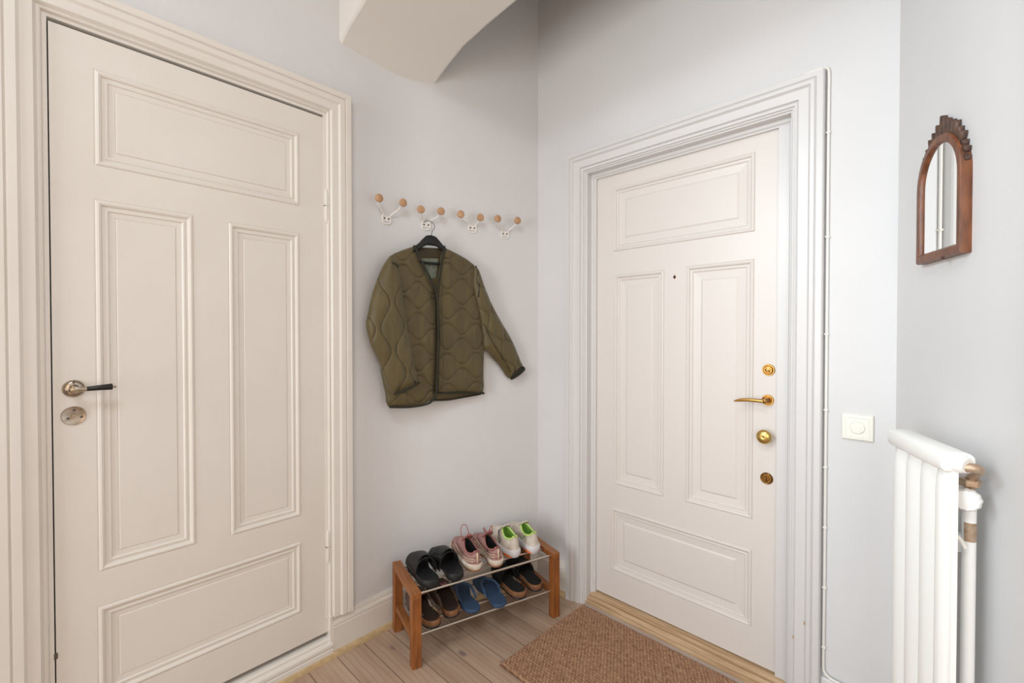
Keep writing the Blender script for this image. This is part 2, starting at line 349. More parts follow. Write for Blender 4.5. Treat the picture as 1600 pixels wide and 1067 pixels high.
# ------------------------------------------------------------------ doors
def door_leaf(name, F, x0, x1, z0, z1, y0, th, panels, rings, m):
    bm = bmesh.new()
    xs = sorted({x0, x1, *[p[0] for p in panels], *[p[1] for p in panels]}); zs = sorted({z0, z1, *[p[2] for p in panels], *[p[3] for p in panels]})
    V = {}
    def v(x, y, z):
        k = (round(x, 5), round(y, 5), round(z, 5))
        if k not in V: V[k] = bm.verts.new(k)
        return V[k]
    for xa, xb in zip(xs, xs[1:]):
        for za, zb in zip(zs, zs[1:]):
            cx, cz = (xa+xb)/2, (za+zb)/2
            if any(p[0] < cx < p[1] and p[2] < cz < p[3] for p in panels): continue
            bm.faces.new((v(xa, y0, za), v(xb, y0, za), v(xb, y0, zb), v(xa, y0, zb)))
    for p in panels:
        prev = None
        # first ring has the grid vertices on the panel's border
        for w, d in rings:
            r = [(p[0]+w, y0+d, p[2]+w), (p[1]-w, y0+d, p[2]+w), (p[1]-w, y0+d, p[3]-w), (p[0]+w, y0+d, p[3]-w)]
            r = [bm.verts.new(q) for q in r]
            if prev:
                for i in range(4): bm.faces.new((prev[i], prev[(i+1) % 4], r[(i+1) % 4], r[i]))
            prev = r
        bm.faces.new(prev)
    b = [(x0, z0), (x1, z0), (x1, z1), (x0, z1)]
    f = [v(x, y0, z) for x, z in b]; k = [bm.verts.new((x, y0+th, z)) for x, z in b]
    # sides are separate quads
    for i in range(4): bm.faces.new((f[i], f[(i+1) % 4], k[(i+1) % 4], k[i]))
    bm.faces.new(k)
    # make sure mouldings face the room
    me = link(name, bm, m, matrix=None, recalc=True)
    return me
ringsA = [(0, 0), (.003, .0012), (.006, -.0022), (.011, -.0034), (.016, -.0012), (.019, .0034), (.024, .0036), (.027, .0016), (.031, .0018), (.034, .0050), (.038, .0054), (.0475, .0058), (.0495, .0070), (.052, .0044)]
ringsB = [(0, 0), (.002, .0012), (.005, -.0036), (.010, -.0048), (.015, -.0024), (.018, .0040), (.023, .0046), (.027, .0030), (.031, .0070), (.034, .0074), (.060, .0096), (.067, .0058)]
door1 = empty('door_1', FA.w(-.869, 0, .0), FA.ang, label='cream panelled interior door on the left wall with a black lever handle', cat='door', kind='structure')
lf = door_leaf('door_leaf', FA, 0, .775, .10, 2.158, 0, .04, [(.090, .674, 1.787, 2.068), (.088, .333, .602, 1.693), (.429, .673, .597, 1.688), (.085, .673, .222, .503)], ringsA, 'cream'); lf.parent = door1
# hinges
for z in (1.81, .446):
    bm = bmesh.new()
    lathe(bm, [(.0001, -.068), (.004, -.066), (.0055, -.058), (.0075, -.052), (.0075, -.001), (.0062, -.0005), (.0062, .0005), (.0075, .001), (.0075, .052), (.0055, .058), (.004, .066), (.0001, .068)], 'Z', (.774, -.006, z), 12)
    link('hinge', bm, 'cream', door1, smooth=40)
    bm = bmesh.new(); box(bm, (.764, -.012, z-.0008), (.784, .002, z+.0008)); link('hinge_washer', bm, 'ironscrew', door1)
# handle
hnd = empty('door_handle', (0, 0, 0)); hnd.parent = door1
bm = bmesh.new(); lathe(bm, [(.0245, 0), (.0245, .002), (.0225, .004), (.0205, .0035), (.019, .002), (.0185, .003), (.016, .0045), (.0001, .005)], 'Y', (.042, 0, 1.146), 28); link('handle_rose', bm, 'nickel', hnd, smooth=30)
for a in (pi/2, pi/2+2*pi/3, pi/2+4*pi/3):
    bm = bmesh.new(); lathe(bm, [(.003, 0), (.003, .006), (.0022, .0068), (.0001, .007)], 'Y', (.042+.0185*math.cos(a), 0, 1.146+.0185*math.sin(a)), 10); link('screw', bm, 'ironscrew', hnd, smooth=30)
bm = bmesh.new(); lathe(bm, [(.012, .002), (.012, .012), (.010, .016), (.009, .036), (.010, .040), (.009, .046), (.0001, .048)], 'Y', (.042, 0, 1.146), 16)
tube(bm, [(.042, -.040, 1.146), (.055, -.042, 1.146), (.066, -.042, 1.146)], [.008, .0075, .0065], 12); link('handle_neck', bm, 'nickel', hnd, smooth=40)
bm = bmesh.new(); tube(bm, [(.064, -.042, 1.1462), (.066, -.042, 1.1462), (.095, -.042, 1.1475), (.119, -.042, 1.1482), (.121, -.042, 1.1482)], [.005, .0062, .0078, .0092, .008], 16); link('grip', bm, 'blackwood', hnd, smooth=40)
bm = bmesh.new(); tube(bm, [(.120, -.042, 1.1482), (.124, -.042, 1.1482), (.1245, -.042, 1.1482), (.1275, -.042, 1.1482), (.1300, -.042, 1.1482)], [.0030, .0026, .0042, .0044, .0015], 10); link('handle_end', bm, 'nickel', hnd, smooth=40)
esc = None
bm = bmesh.new(); lathe(bm, [(.0265, 0), (.0265, .0015), (.0250, .0035), (.0235, .003), (.0001, .0034)], 'Y', (.041, 0, 1.069), 32, 1, 1.0); esc = link('lock_plate', bm, M['nickel'], door1, smooth=25)
for dx, dz in ((0.001, .016), (-.011, -.006), (.016, -.005)):
    bm = bmesh.new(); lathe(bm, [(.0034, .003), (.0034, .0045), (.0024, .005), (.0020, .0042), (.0001, .0042)], 'Y', (.041+dx, 0, 1.069+dz), 12); link('screw', bm, 'ironscrew', esc, smooth=30)
bm = bmesh.new()
tube(bm, [(.036, -.0038, 1.072), (.040, -.0042, 1.075), (.045, -.0038, 1.073)], .0007, 6); tube(bm, [(.036, -.0038, 1.067), (.045, -.0038, 1.068)], .0007, 6); tube(bm, [(.037, -.0038, 1.063), (.043, -.0038, 1.063)], .0007, 6)
tube(bm, [(.036, -.0038, 1.072), (.0345, -.0038, 1.067), (.037, -.0038, 1.063)], .0007, 6)
link('engraving', bm, 'brassold', esc)
bm = bmesh.new(); box(bm, (-.0045, -.003, .396), (.003, .004, .412)); link('latch', bm, 'ironscrew', door1)

door2 = empty('door_2', FB.w(.123, .06, 0), FB.ang, label='off-white panelled front door with four brass locks and handles', cat='door', kind='structure')
lf = door_leaf('door_leaf', FB, 0, .782, .054, 2.067, 0, .045, [(.086, .702, 1.685, 1.985), (.093, .344, .592, 1.579), (.437, .701, .596, 1.584), (.081, .700, .183, .483)], ringsB, 'doorw'); lf.parent = door2
X2 = .874 - .123
# upper thumb-turn lock
hp = empty('thumb_turn_lock', (0, 0, 0)); hp.parent = door2
bm = bmesh.new(); lathe(bm, [(.0215, 0), (.0215, .003), (.0195, .006), (.0175, .006), (.0165, .004), (.0150, .007), (.0130, .011), (.0110, .011), (.0095, .009), (.0001, .009)], 'Y', (X2, 0, 1.168), 32); link('lock_rose', bm, 'brass', hp, smooth=30)
bm = bmesh.new(); lathe(bm, [(.008, .009), (.008, .013), (.006, .014), (.0001, .014)], 'Y', (X2, 0, 1.168), 20)
tube(bm, [(X2-.005, -.016, 1.170), (X2+.001, -.018, 1.167), (X2+.004, -.017, 1.160)], [.004, .0038, .0030], 10); link('thumb_turn', bm, 'brass', hp, smooth=40)
# lever
hp = empty('lever_handle', (0, 0, 0)); hp.parent = door2
bm = bmesh.new(); lathe(bm, [(.0205, 0), (.0205, .003), (.0190, .0055), (.0165, .0055), (.0150, .004), (.0125, .006), (.0001, .006)], 'Y', (X2-.002, 0, 1.056), 32); link('handle_rose', bm, 'brass', hp, smooth=30)
bm = bmesh.new(); lathe(bm, [(.011, .005), (.0095, .012), (.0085, .030), (.0095, .040), (.0080, .046), (.0001, .048)], 'Y', (X2-.002, 0, 1.056), 20); link('handle_neck', bm, 'brassold', hp, smooth=40)
bm = bmesh.new(); pth = smoothpts([(X2-.002, -.041, 1.055), (X2-.025, -.042, 1.056), (X2-.055, -.042, 1.0555), (X2-.085, -.041, 1.052), (X2-.108, -.039, 1.046)], 5)
n = len(pth); rings = []
for i, p in enumerate(pth):
    t = i/(n-1); hz = .0068*(1-.1*t)*(1 if t < .75 else max(.35, 1-(t-.75)*2.6)); hy = .0060 - .002*t
    rings.append([(p.x + .0, p.y + hy*math.cos(a), p.z + hz*math.sin(a)) for a in [2*pi*k/12 for k in range(12)]])
loft(bm, rings); link('lever', bm, 'brass', hp, smooth=40)
# domed knob
bm = bmesh.new(); lathe(bm, [(.016, 0), (.014, .003), (.0095, .006), (.0095, .018), (.014, .022), (.0230, .026), (.0262, .031), (.0250, .036), (.0190, .041), (.0110, .0435), (.0040, .0445), (.0030, .0438), (.0001, .0436)], 'Y', (X2-.006, 0, .924), 36); link('door_knob', bm, 'brasspol', door2, smooth=50)
# lower thumb turn
hp = empty('night_latch', (0, 0, 0)); hp.parent = door2
bm = bmesh.new(); lathe(bm, [(.0215, 0), (.0215, .003), (.0200, .0045), (.0180, .0035), (.0165, .0045), (.0001, .0045)], 'Y', (X2-.004, 0, .765), 32); link('lock_rose', bm, 'brassold', hp, smooth=30)
bm = bmesh.new(); lathe(bm, [(.0095, .004), (.0095, .009), (.008, .010), (.0001, .010)], 'Y', (X2-.004, 0, .765), 20)
rings = [[(X2-.004+sx*w, -d, .765+sz*h) for sx, sz in ((-1, -1), (1, -1), (1, 1), (-1, 1))] for d, w, h in ((.009, .0026, .010), (.014, .0024, .0115), (.018, .0016, .0095))]
loft(bm, rings); link('thumb_turn', bm, 'brassold', hp, smooth=30)
# open peephole: dark diamond-topped plate, its inner shade painted as colour
bm = bmesh.new(); pts = [(0, .0095), (.0022, .0052), (.0052, .0020), (.0052, -.0020), (.0024, -.0050), (0, -.0082), (-.0024, -.0050), (-.0052, -.0020), (-.0052, .0020), (-.0022, .0052)]
loft(bm, [[(.388+x*1.15, d, 1.542+z*1.1) for x, z in pts] for d in (.0005, -.0012)]); link('peephole_rim', bm, M['rustring'] if 'rustring' in M else mat('rusty_ring', srgb(120, 70, 40), .7), door2)
bm = bmesh.new(); loft(bm, [[(.388+x*.75, d, 1.542+z*.75) for x, z in pts] for d in (.0, -.0018)]); link('peephole', bm, 'dark', door2)
# chipped paint spots on casing bottom
chip = mat('bare_wood_chip', srgb(196, 160, 112), .8)
for x, y, z, sx, sz in ((.978, -.0232, .262, .0022, .006), (1.012, -.0335, .329, .0020, .007)):
    bm = bmesh.new(); lathe(bm, [(1, 0), (.8, .0008), (.0001, .0009)], 'Y', (x, y, z), 8, sx, sz)
    c = link('paint_chip', bm, chip, None, smooth=40); c.parent = o; c.matrix_world = FB.m

# ------------------------------------------------------------------ cable beside the casing
bm = bmesh.new()
cp = smoothpts([(.99, -.006, 2.176), (1.035, -.006, 2.178), (1.054, -.006, 2.174), (1.0625, -.006, 2.160), (1.0630, -.006, 2.10)], 6) + [(1.0628, -.006, z) for z in (1.9, 1.5, 1.1, .8, .5)] + smoothpts([(1.062, -.006, .30), (1.062, -.006, .20), (1.066, -.008, .178), (1.085, -.012, .1665), (1.12, -.014, .1655), (1.225, -.014, .1655)], 6)
tube(bm, cp, .0046, 8)
cable = link('wall_cable', bm, 'metalw', matrix=FB.m, smooth='all')
tag(cable, 'thin white cable clipped along the outer edge of the front door casing', 'cable')
for z in (1.96, 1.62, 1.30, 1.05, .86, .66, .46, .26):
    bm = bmesh.new(); box(bm, (1.0562, -.0125, z-.003), (1.0690, .0, z+.003)); c = link('cable_clip', bm, 'plastic', None, bevel=.001); c.parent = cable

# ------------------------------------------------------------------ wall switch
sw = empty('light_switch', FB.w(1.147, 0, 1.004), FB.ang, label='square white wall switch with round rocker, between front door and radiator', cat='switch')
bm = bmesh.new(); loft(bm, [[(sx*h, -d, sz*h) for sx, sz in ((-1, -1), (1, -1), (1, 1), (-1, 1))] for d, h in ((0, .0405), (.007, .0405), (.0095, .0385), (.0100, .0300), (.0085, .0285))]); link('switch_plate', bm, 'plastic', sw)
bm = bmesh.new(); lathe(bm, [(.0195, .008), (.0195, .0115), (.0180, .0125), (.0170, .0115), (.0001, .0118)], 'Y', (0, 0, 0), 36); link('rocker', bm, 'plastic', sw, smooth=30)

# ------------------------------------------------------------------ mirror
mr = empty('wall_mirror', FC.w(.262, 0, 1.487), FC.ang, label='arched wall mirror in a carved dark wooden frame above the radiator', cat='mirror')
def arch(hw, zb, zs, n=20, ry=None):
    """outline: bottom-left, up, over, down"""
    ry = ry or hw
    pts = [(-hw, zb), (-hw, (zb+zs)/2)] + [(-hw*math.cos(pi*k/n), zs + ry*math.sin(pi*k/n)) for k in range(n+1)] + [(hw, (zb+zs)/2), (hw, zb)]
    return pts
def ring_at(hw, zb, zs, ry, y): return [(x, y, z) for x, z in arch(hw, zb, zs, 20, ry)]
bm = bmesh.new()
prf = [(.100, .000, .190, .118, 0), (.100, .000, .190, .118, -.018), (.098, .003, .190, .115, -.022), (.087, .018, .190, .100, -.0225), (.084, .022, .190, .097, -.020), (.082, .025, .190, .095, -.015)]
loft(bm, [ring_at(hw, zb, zs, ry, y) for hw, zb, zs, ry, y in prf], True, False, False)
# closing back of the frame
link('frame', bm, 'walnut', mr, smooth=30)
bm = bmesh.new(); loft(bm, [ring_at(.0835, .023, .190, .0965, y) for y in (-.001, -.0155)]); link('mirror_glass', bm, 'mirror', mr)
# carved crest: a fan of feather-like lobes following the arch
bm = bmesh.new()
lob = 17
for k in range(lob):
    a = pi*(.07 + .85*k/(lob-1)); 
    up = math.sin(a); ln = .006 + .030*max(0, up)**2.6 + (.014 if k == lob//2 else 0) + (.003 if k % 2 else 0)
    base = Vector((-.095*math.cos(a), 0, .190 + .112*math.sin(a))); d = Vector((-math.cos(a)*.8, 0, math.sin(a)+.15)).normalized(); s_ = Vector((d.z, 0, -d.x)); wd = .0104
    rings = []
    for t, wv in ((-.004, 1), (.35*ln, 1.0), (.75*ln, 1.0), (ln*.95, .75), (ln*1.08, .25)):
        c = base + d*t
        rings.append([c + s_*(wd*wv*math.cos(q)) + Vector((0, -.010 - .006*math.sin(q)*(1 if math.sin(q) > 0 else 1.6), 0)) for q in [2*pi*j/10 for j in range(10)]])
    loft(bm, rings)
link('crest', bm, 'walnutdk', mr, smooth=40)
bm = bmesh.new()
for k in range(4):
    z = .205 - .020*k; r = .0085 - .0015*k
    lathe(bm, [(.0001, -.011), (r, -.006), (r*1.1, .0), (r, .006), (.0001, .011)], 'Z', (-.100, -.009, z), 10)
link('crest_scroll', bm, 'walnutdk', mr, smooth=50)
bm = bmesh.new(); lathe(bm, [(.004, 0), (.004, .004), (.0001, .006)], 'Y', (.035, -.022, -.002), 8); link('peg', bm, 'walnutdk', mr)

# ------------------------------------------------------------------ radiator with its pipe
rd = empty('radiator', FC.w(.26, -.10, 0), FC.ang, label='white column radiator on the short wall below the mirror', cat='radiator')
x0, x1 = 0, .250; hx = .246; zt = 1.030; zb = .14
bm = bmesh.new()
edges = [0, .062, .128, .195, x1]; prof = []
for a, b in zip(edges, edges[1:]):
    w = b-a
    for t in (0, .06, .14, .3, .5, .7, .86, .94): 
        prof.append((a+w*t, .006 - .018*math.sin(pi*t)**.8))
prof.append((x1, .002))
back = [(x, .012) for x, _ in reversed(prof)]
outl = prof + back
rings = []
for z, k in ((zb, .2), (zb+.02, .8), (zb+.05, 1), (zt-.06, 1), (zt-.03, .8), (zt-.012, .15)):
    rings.append([(x, y*k if y < 0 else y, z) for x, y in outl])
loft(bm, rings); link('radiator_panel', bm, 'rad', rd, smooth=45)
def header(name, z, hh):
    bm = bmesh.new(); cs = []
    for a in [2*pi*k/16 for k in range(16)]:
        cs.append((.012 + .030*math.copysign(abs(math.cos(a))**.6, math.cos(a)), hh*math.copysign(abs(math.sin(a))**.6, math.sin(a))))
    rings = [[(x, .012+(y-.012)*k, z+zz*k) for y, zz in cs] for x, k in ((-.006, .6), (-.001, .95), (.004, 1), (hx-.004, 1), (hx+.001, .95), (hx+.006, .6))]
    loft(bm, rings); return link(name, bm, 'rad', rd, smooth=45)
header('radiator_header', zt+.005, .022); header('radiator_header', zb, .018)
vx, vy = .196, .056
# outlet boss on the near end
bm = bmesh.new(); tube(bm, [(hx-.002, .014, zt+.004), (hx+.006, .018, zt+.004), (hx+.012, .022, zt+.003)], [.020, .019, .015], 14); link('radiator_outlet', bm, 'rad', rd, smooth=40)
for bx_ in (.03, .09):
    for bz_ in (.30, .80):
        bm = bmesh.new(); box(bm, (bx_, .012, bz_), (bx_+.02, .098, bz_+.04)); link('wall_bracket', bm, 'rad', rd)
bm = bmesh.new(); tube(bm, smoothpts([(hx+.004, .018, zt-.002), (hx+.012, .034, zt-.001), (hx-.008, .050, zt-.010), (.210, .056, zt-.026), (vx, vy, zt-.045), (vx, vy, zt-.075)], 6), .0095, 14); link('pipe_elbow', bm, 'copper', rd, smooth=60)
bm = bmesh.new(); loft(bm, [[(vx + r*math.cos(pi/3*k+.3), vy + r*math.sin(pi/3*k+.3), z) for k in range(6)] for r, z in ((.017, zt-.054), (.0195, zt-.051), (.0195, zt-.040), (.017, zt-.037))]); link('union_nut', bm, 'copper', rd, bevel=.001)
bm = bmesh.new(); rings = []
NK = 48
for d, r in ((-.012, .012), (-.010, .020), (-.004, .0235), (.006, .0235), (.012, .020), (.014, .010)):
    rings.append([(0, 0, 0)]*NK)
    rings[-1] = [((r + .0006*(1 if (k % 4) < 2 else -1))*math.cos(2*pi*k/NK), -d, (r + .0006*(1 if (k % 4) < 2 else -1))*math.sin(2*pi*k/NK)) for k in range(NK)]
# the knob looks away from the pipe, towards the room and up the wall
rot = Matrix.Translation((vx+.016, vy-.012, zt-.078)) @ Matrix.Rotation(math.radians(60), 4, 'Z')
loft(bm, [[rot @ Vector(p) for p in r] for r in rings]); link('valve_knob', bm, 'rad', rd, smooth=30)
bm = bmesh.new(); tube(bm, [(vx, vy, zt-.07), (vx, vy, zt-.095), (vx, vy, .0)], [.0105, .0115, .0115], 16); link('pipe', bm, 'rad', rd, smooth=60)
bm = bmesh.new(); lathe(bm, [(.0117, -.020), (.0120, 0), (.0117, .020)], 'Z', (vx, vy, zt-.150), 16)
geom = [f for f in bm.faces if f.calc_center_median().x < vx+.004]; bmesh.ops.delete(bm, geom=geom, context='FACES'); link('bare_patch', bm, 'copper', rd, smooth=60)
bm = bmesh.new(); tube(bm, smoothpts([(.205, .014, .88), (.214, .030, .870), (.216, .040, .850)], 4), .004, 8); link('bleed_fitting', bm, 'metalw', rd, smooth=40)

# ------------------------------------------------------------------ coat hooks
hooks = [(-.557, 2.024, 1.809, 42, 'white two-knob coat hook nearest the left door', (-.596, 1.983, 1.880), (-.515, 2.062, 1.882)),
         (-.402, 2.136, 1.808, 26, 'white two-knob coat hook carrying the black hanger', (-.434, 2.118, 1.866), (-.350, 2.161, 1.869)),
         (-.195, 2.236, 1.817, 25.6, 'white two-knob coat hook third from the left door, above the right shoulder of the jacket', (-.263, 2.203, 1.866), (-.173, 2.247, 1.862)),
         (-.037, 2.312, 1.805, 25.6, 'white two-knob coat hook nearest the room corner', (-.091, 2.286, 1.866), (.007, 2.333, 1.869))]
for hx, hy, hz, ang, lab, k1, k2 in hooks:
    F = Frame((hx, hy), (math.cos(math.radians(ang)), math.sin(math.radians(ang))))
    h = empty('coat_hook', F.w(0, 0, hz), F.ang, label=lab, cat='coat hook', group='wooden-knob coat hooks in a row')
    bm = bmesh.new()
    # rounded U plate with a slot below the two screws
    def rr(w, t, b, rad, n=5):
        pts = []
        for cx, cz, a0 in ((w-.003, t-.003, 0), (-w+.003, t-.003, pi/2), (-w+rad, b+rad, pi), (w-rad, b+rad, 1.5*pi)):
            rd_ = .003 if cz > 0 else rad
            for k in range(n+1):
                a = a0 + (pi/2)*k/n; pts.append((cx+rd_*math.cos(a), cz+rd_*math.sin(a)))
        return pts
    O = rr(.0215, .013, -.024, .014); I = rr(.0135, -.0135, -.0185, .0035)
    box(bm, (-.0195, -.004, -.009), (.0195, 0, .012))
    pth = [Vector((x, -.003, z)) for x, z in rr(.0195, .0125, -.0215, .013)]
    tube(bm, pth + [pth[0]], .0032, 8)
    link('hook_plate', bm, 'metalw', h, smooth=40, bevel=0)
    for sx in (-1, 1):
        bm = bmesh.new(); lathe(bm, [(.0042, .003), (.0042, .0055), (.003, .0062), (.0001, .0060)], 'Y', (sx*.010, 0, .0015), 12); link('screw', bm, 'ironscrew', h, smooth=30)
    for sx, kk in ((-1, k1), (1, k2)):
        dv = Vector((kk[0]-hx, kk[1]-hy, 0)); lx = dv.dot(F.x); lz = kk[2]-hz; ly = -.046
        bm = bmesh.new(); tube(bm, smoothpts([(sx*.018, -.004, .008), (sx*.019, -.010, .020), (lx*.75+sx*.004, -.028, lz*.62), (lx, ly+.010, lz-.004), (lx, ly-.001, lz)], 5), .0032, 8); link('hook_arm', bm, 'metalw', h, smooth='all')
        bm = bmesh.new(); lathe(bm, [(.010, .0), (.0165, .003), (.0180, .008), (.0180, .011), (.0160, .015), (.0140, .0165), (.0001, .0170)], 'Y', (lx, ly+.006, lz), 24); link('knob', bm, 'beech', h, smooth=40)

# ------------------------------------------------------------------ hanger and jacket
hg = empty('coat_hanger', FK.w(0, 0, 1.70), FK.ang, label='black coat hanger with wire hook, hung on the second coat hook inside the jacket', cat='coat hanger')
def zz(pts): return [(x, y, z-1.70) for x, y, z in pts]
bm = bmesh.new(); tube(bm, smoothpts(zz([(.004, .006, 1.740), (.006, .004, 1.765), (.017, .003, 1.783), (.016, .006, 1.802), (.002, .016, 1.815), (-.012, .030, 1.818), (-.020, .034, 1.808)]), 6), .0018, 8); link('hook', bm, 'pewter', hg, smooth='all')
bm = bmesh.new()
def hang_sec(x, zc, hh, yy): return [(x, yy + .009*math.cos(a), zc-1.70 + hh*math.sin(a)) for a in [2*pi*k/12 for k in range(12)]]
secs = [(-.150, 1.628, .010), (-.115, 1.650, .012), (-.080, 1.674, .014), (-.055, 1.694, .015), (-.036, 1.712, .019), (-.020, 1.724, .022), (.004, 1.727, .024), (.026, 1.724, .022), (.042, 1.712, .019), (.062, 1.694, .015), (.088, 1.674, .014), (.130, 1.650, .012), (.180, 1.628, .010)]
loft(bm, [hang_sec(x, z, h, .008) for x, z, h in secs]); link('shoulder_bar', bm, 'blackplastic', hg, smooth=50)
bm = bmesh.new(); tube(bm, zz([(-.135, .010, 1.628), (.0, .010, 1.622), (.165, .010, 1.628)]), .0055, 10); link('trouser_bar', bm, 'blackplastic', hg, smooth=50)

jk = empty('jacket', FK.w(0, 0, .98), FK.ang, label='olive green quilted liner jacket hanging open from a black hanger', cat='jacket')
def ogee(x, z, lam=.140, sp=.0605, amp=.024, x0=0, z0=0, vert=False):
    if vert: x, z = z, x
    s = math.sin(2*pi*(x-x0)/lam); best = 9
    k0 = round((z-z0)/sp)
    for k in range(k0-2, k0+3):
        zc = z0 + k*sp + amp*s*(1 if k % 2 else -1)
        best = min(best, abs(z-zc))
    return best
def inside(poly, x, z):
    c = False; n = len(poly); j = n-1
    for i in range(n):
        xi, zi = poly[i]; xj, zj = poly[j]
        if (zi > z) != (zj > z) and x < (xj-xi)*(z-zi)/(zj-zi) + xi: c = not c
        j = i
    return c
def edist(poly, x, z):
    b = 9; n = len(poly)
    for i in range(n):
        ax_, az_ = poly[i]; bx_, bz_ = poly[(i+1) % n]; dx, dz = bx_-ax_, bz_-az_; l = dx*dx+dz*dz
        t = max(0, min(1, ((x-ax_)*dx+(z-az_)*dz)/l)) if l else 0
        b = min(b, math.hypot(x-ax_-dx*t, z-az_-dz*t))
    return b
def resample(poly, step):
    P = [Vector((x, z, 0)) for x, z in poly]; out = []
    for i in range(len(P)):
        a = P[i]; b = P[(i+1) % len(P)]; n = max(1, int((b-a).length/step))
        for k in range(n): q = a.lerp(b, k/n); out.append((q.x, q.y))
    return out
def cloth(name, outline, yb, thick, R, quilt, m, parent, zoff=.98, step=.0042, fold=.004, fx=28, smoothn=3, tilt=(0, 0)):
    """a padded shell: outline in the jacket's own plane, yb its back, bulging by thick"""
    O = [(p.x, p.y) for p in smoothpts([(x, z, 0) for x, z in outline] + [(outline[0][0], outline[0][1], 0)], smoothn)[:-1]] if smoothn else outline
    B = resample(O, step); pts = [Vector(p) for p in B]; nb = len(pts)
    xs = [p[0] for p in B]; zs = [p[1] for p in B]; x = min(xs); row = 0; z = min(zs)
    while z < max(zs):
        x = min(xs) + (step/2 if row % 2 else 0)
        while x < max(xs):
            if inside(O, x, z) and edist(O, x, z) > step*.6: pts.append(Vector((x, z)))
            x += step
        z += step*.87; row += 1
    vs, es, fs, _, _, _ = geometry.delaunay_2d_cdt(pts, [(i, (i+1) % nb) for i in range(nb)], [], 1, 1e-6)
    bm = bmesh.new(); F_ = []; Bk = []
    cx = sum(xs)/len(xs); cz = sum(zs)/len(zs)
    q = []
    for v in vs:
        d = edist(O, v.x, v.y); h = math.sqrt(max(0, 1-(1-min(d/R, 1))**2))
        g = 0
        if quilt:
            dd = quilt(v.x, v.y); g = .0030*math.exp(-(dd/.0038)**2); puff = .0022*min(1, dd/.022)
        else: dd = 9; puff = 0
        f = fold*(noise.noise(Vector((v.x*fx, v.y*6, 3)))+.5*noise.noise(Vector((v.x*fx*2.2, v.y*22, 9))))
        y = yb - thick*h - (puff - g)*min(1, d/.012) - f*h + tilt[0]*(v.x-cx) + tilt[1]*(v.y-cz)
        F_.append(bm.verts.new((v.x, y, v.y-zoff))); Bk.append(bm.verts.new((v.x, max(y+.003, yb+.001 + tilt[0]*(v.x-cx) + tilt[1]*(v.y-cz)), v.y-zoff))); q.append(dd)
    for f in fs:
        a = [F_[i] for i in f]; fc = bm.faces.new(a)
        if quilt and sum(q[i] for i in f)/3 < .0021: fc.material_index = 1
        bm.faces.new([Bk[i] for i in reversed(f)])
    bm.edges.ensure_lookup_table()
    be = [e for e in bm.edges if len(e.link_faces) == 1 and e.verts[0] in set(F_)] if False else None
    # rim
    idx = {}
    edge_count = {}
    for f in fs:
        for i in range(len(f)):
            a, b = f[i], f[(i+1) % len(f)]; edge_count[(min(a, b), max(a, b))] = edge_count.get((min(a, b), max(a, b)), 0)+1
    for (a, b), n_ in edge_count.items():
        if n_ == 1:
            try: bm.faces.new((F_[a], F_[b], Bk[b], Bk[a]))
            except ValueError: pass
    return link(name, bm, None, parent, smooth='all', mats=[m, 'stitch'])
def binding(parent, pts, r=.0045, name='binding', m='olivedk', zoff=.98, n=5):
    bm = bmesh.new(); tube(bm, [(p[0], p[1], p[2]-zoff) for p in (smoothpts(pts, n) if n else pts)], r, 8); return link(name, bm, m, parent, smooth='all')
lf_ = [(-.079, 1.692), (-.135, 1.668), (-.187, 1.638), (-.204, 1.603), (-.221, 1.553), (-.232, 1.45), (-.236, 1.306), (-.226, 1.14), (-.206, 1.04), (-.194, .984), (-.110, .977), (-.032, .982), (.001, .999), (.017, 1.024), (.023, 1.13), (.028, 1.306), (.021, 1.482), (.005, 1.524), (-.030, 1.592), (-.057, 1.641)]
rf_ = [(.066, 1.703), (.141, 1.677), (.222, 1.635), (.234, 1.583), (.236, 1.482), (.266, 1.353), (.276, 1.231), (.274, 1.100), (.272, 1.012), (.200, 1.018), (.120, 1.024), (.024, 1.030), (.023, 1.13), (.031, 1.306), (.024, 1.482), (.038, 1.57), (.053, 1.66)]
bk_ = [(-.074, 1.693), (.073, 1.700), (.23, 1.630), (.235, 1.483), (.272, 1.231), (.272, 1.006), (.17, .996), (.088, .990), (.0, .992), (-.18, .990), (-.215, 1.139), (-.220, 1.306), (-.183, 1.63)]
rs_ = [(.216, 1.634), (.245, 1.611), (.264, 1.565), (.282, 1.521), (.314, 1.455), (.346, 1.401), (.386, 1.342), (.424, 1.287), (.450, 1.243), (.470, 1.199), (.490, 1.158), (.503, 1.129), (.462, 1.098), (.419, 1.075), (.385, 1.115), (.355, 1.152), (.325, 1.183), (.298, 1.212), (.268, 1.236), (.255, 1.353), (.222, 1.477), (.208, 1.554)]
ls_ = [(-.190, 1.636), (-.168, 1.600), (-.150, 1.56), (-.143, 1.53), (-.136, 1.472), (-.119, 1.347), (-.106, 1.28), (-.094, 1.221), (-.080, 1.15), (-.068, 1.086), (-.120, 1.062), (-.18, 1.042), (-.205, 1.075), (-.222, 1.125), (-.237, 1.175), (-.258, 1.22), (-.277, 1.265), (-.293, 1.337), (-.288, 1.37), (-.281, 1.402), (-.268, 1.466), (-.236, 1.557), (-.213, 1.605)]
cloth('back_panel', bk_, .030, .006, .02, None, 'olive', jk, fold=.002, smoothn=0)
cloth('front_panel', lf_, .014, .020, .05, lambda x, z: ogee(x, z, x0=-.095, z0=1.02, lam=.138, sp=.070, amp=.025), 'olive', jk, smoothn=2)
cloth('front_panel', rf_, .014, .020, .05, lambda x, z: ogee(x, z, x0=.115, z0=1.045, lam=.150, sp=.070, amp=.025), 'olive', jk, smoothn=2)
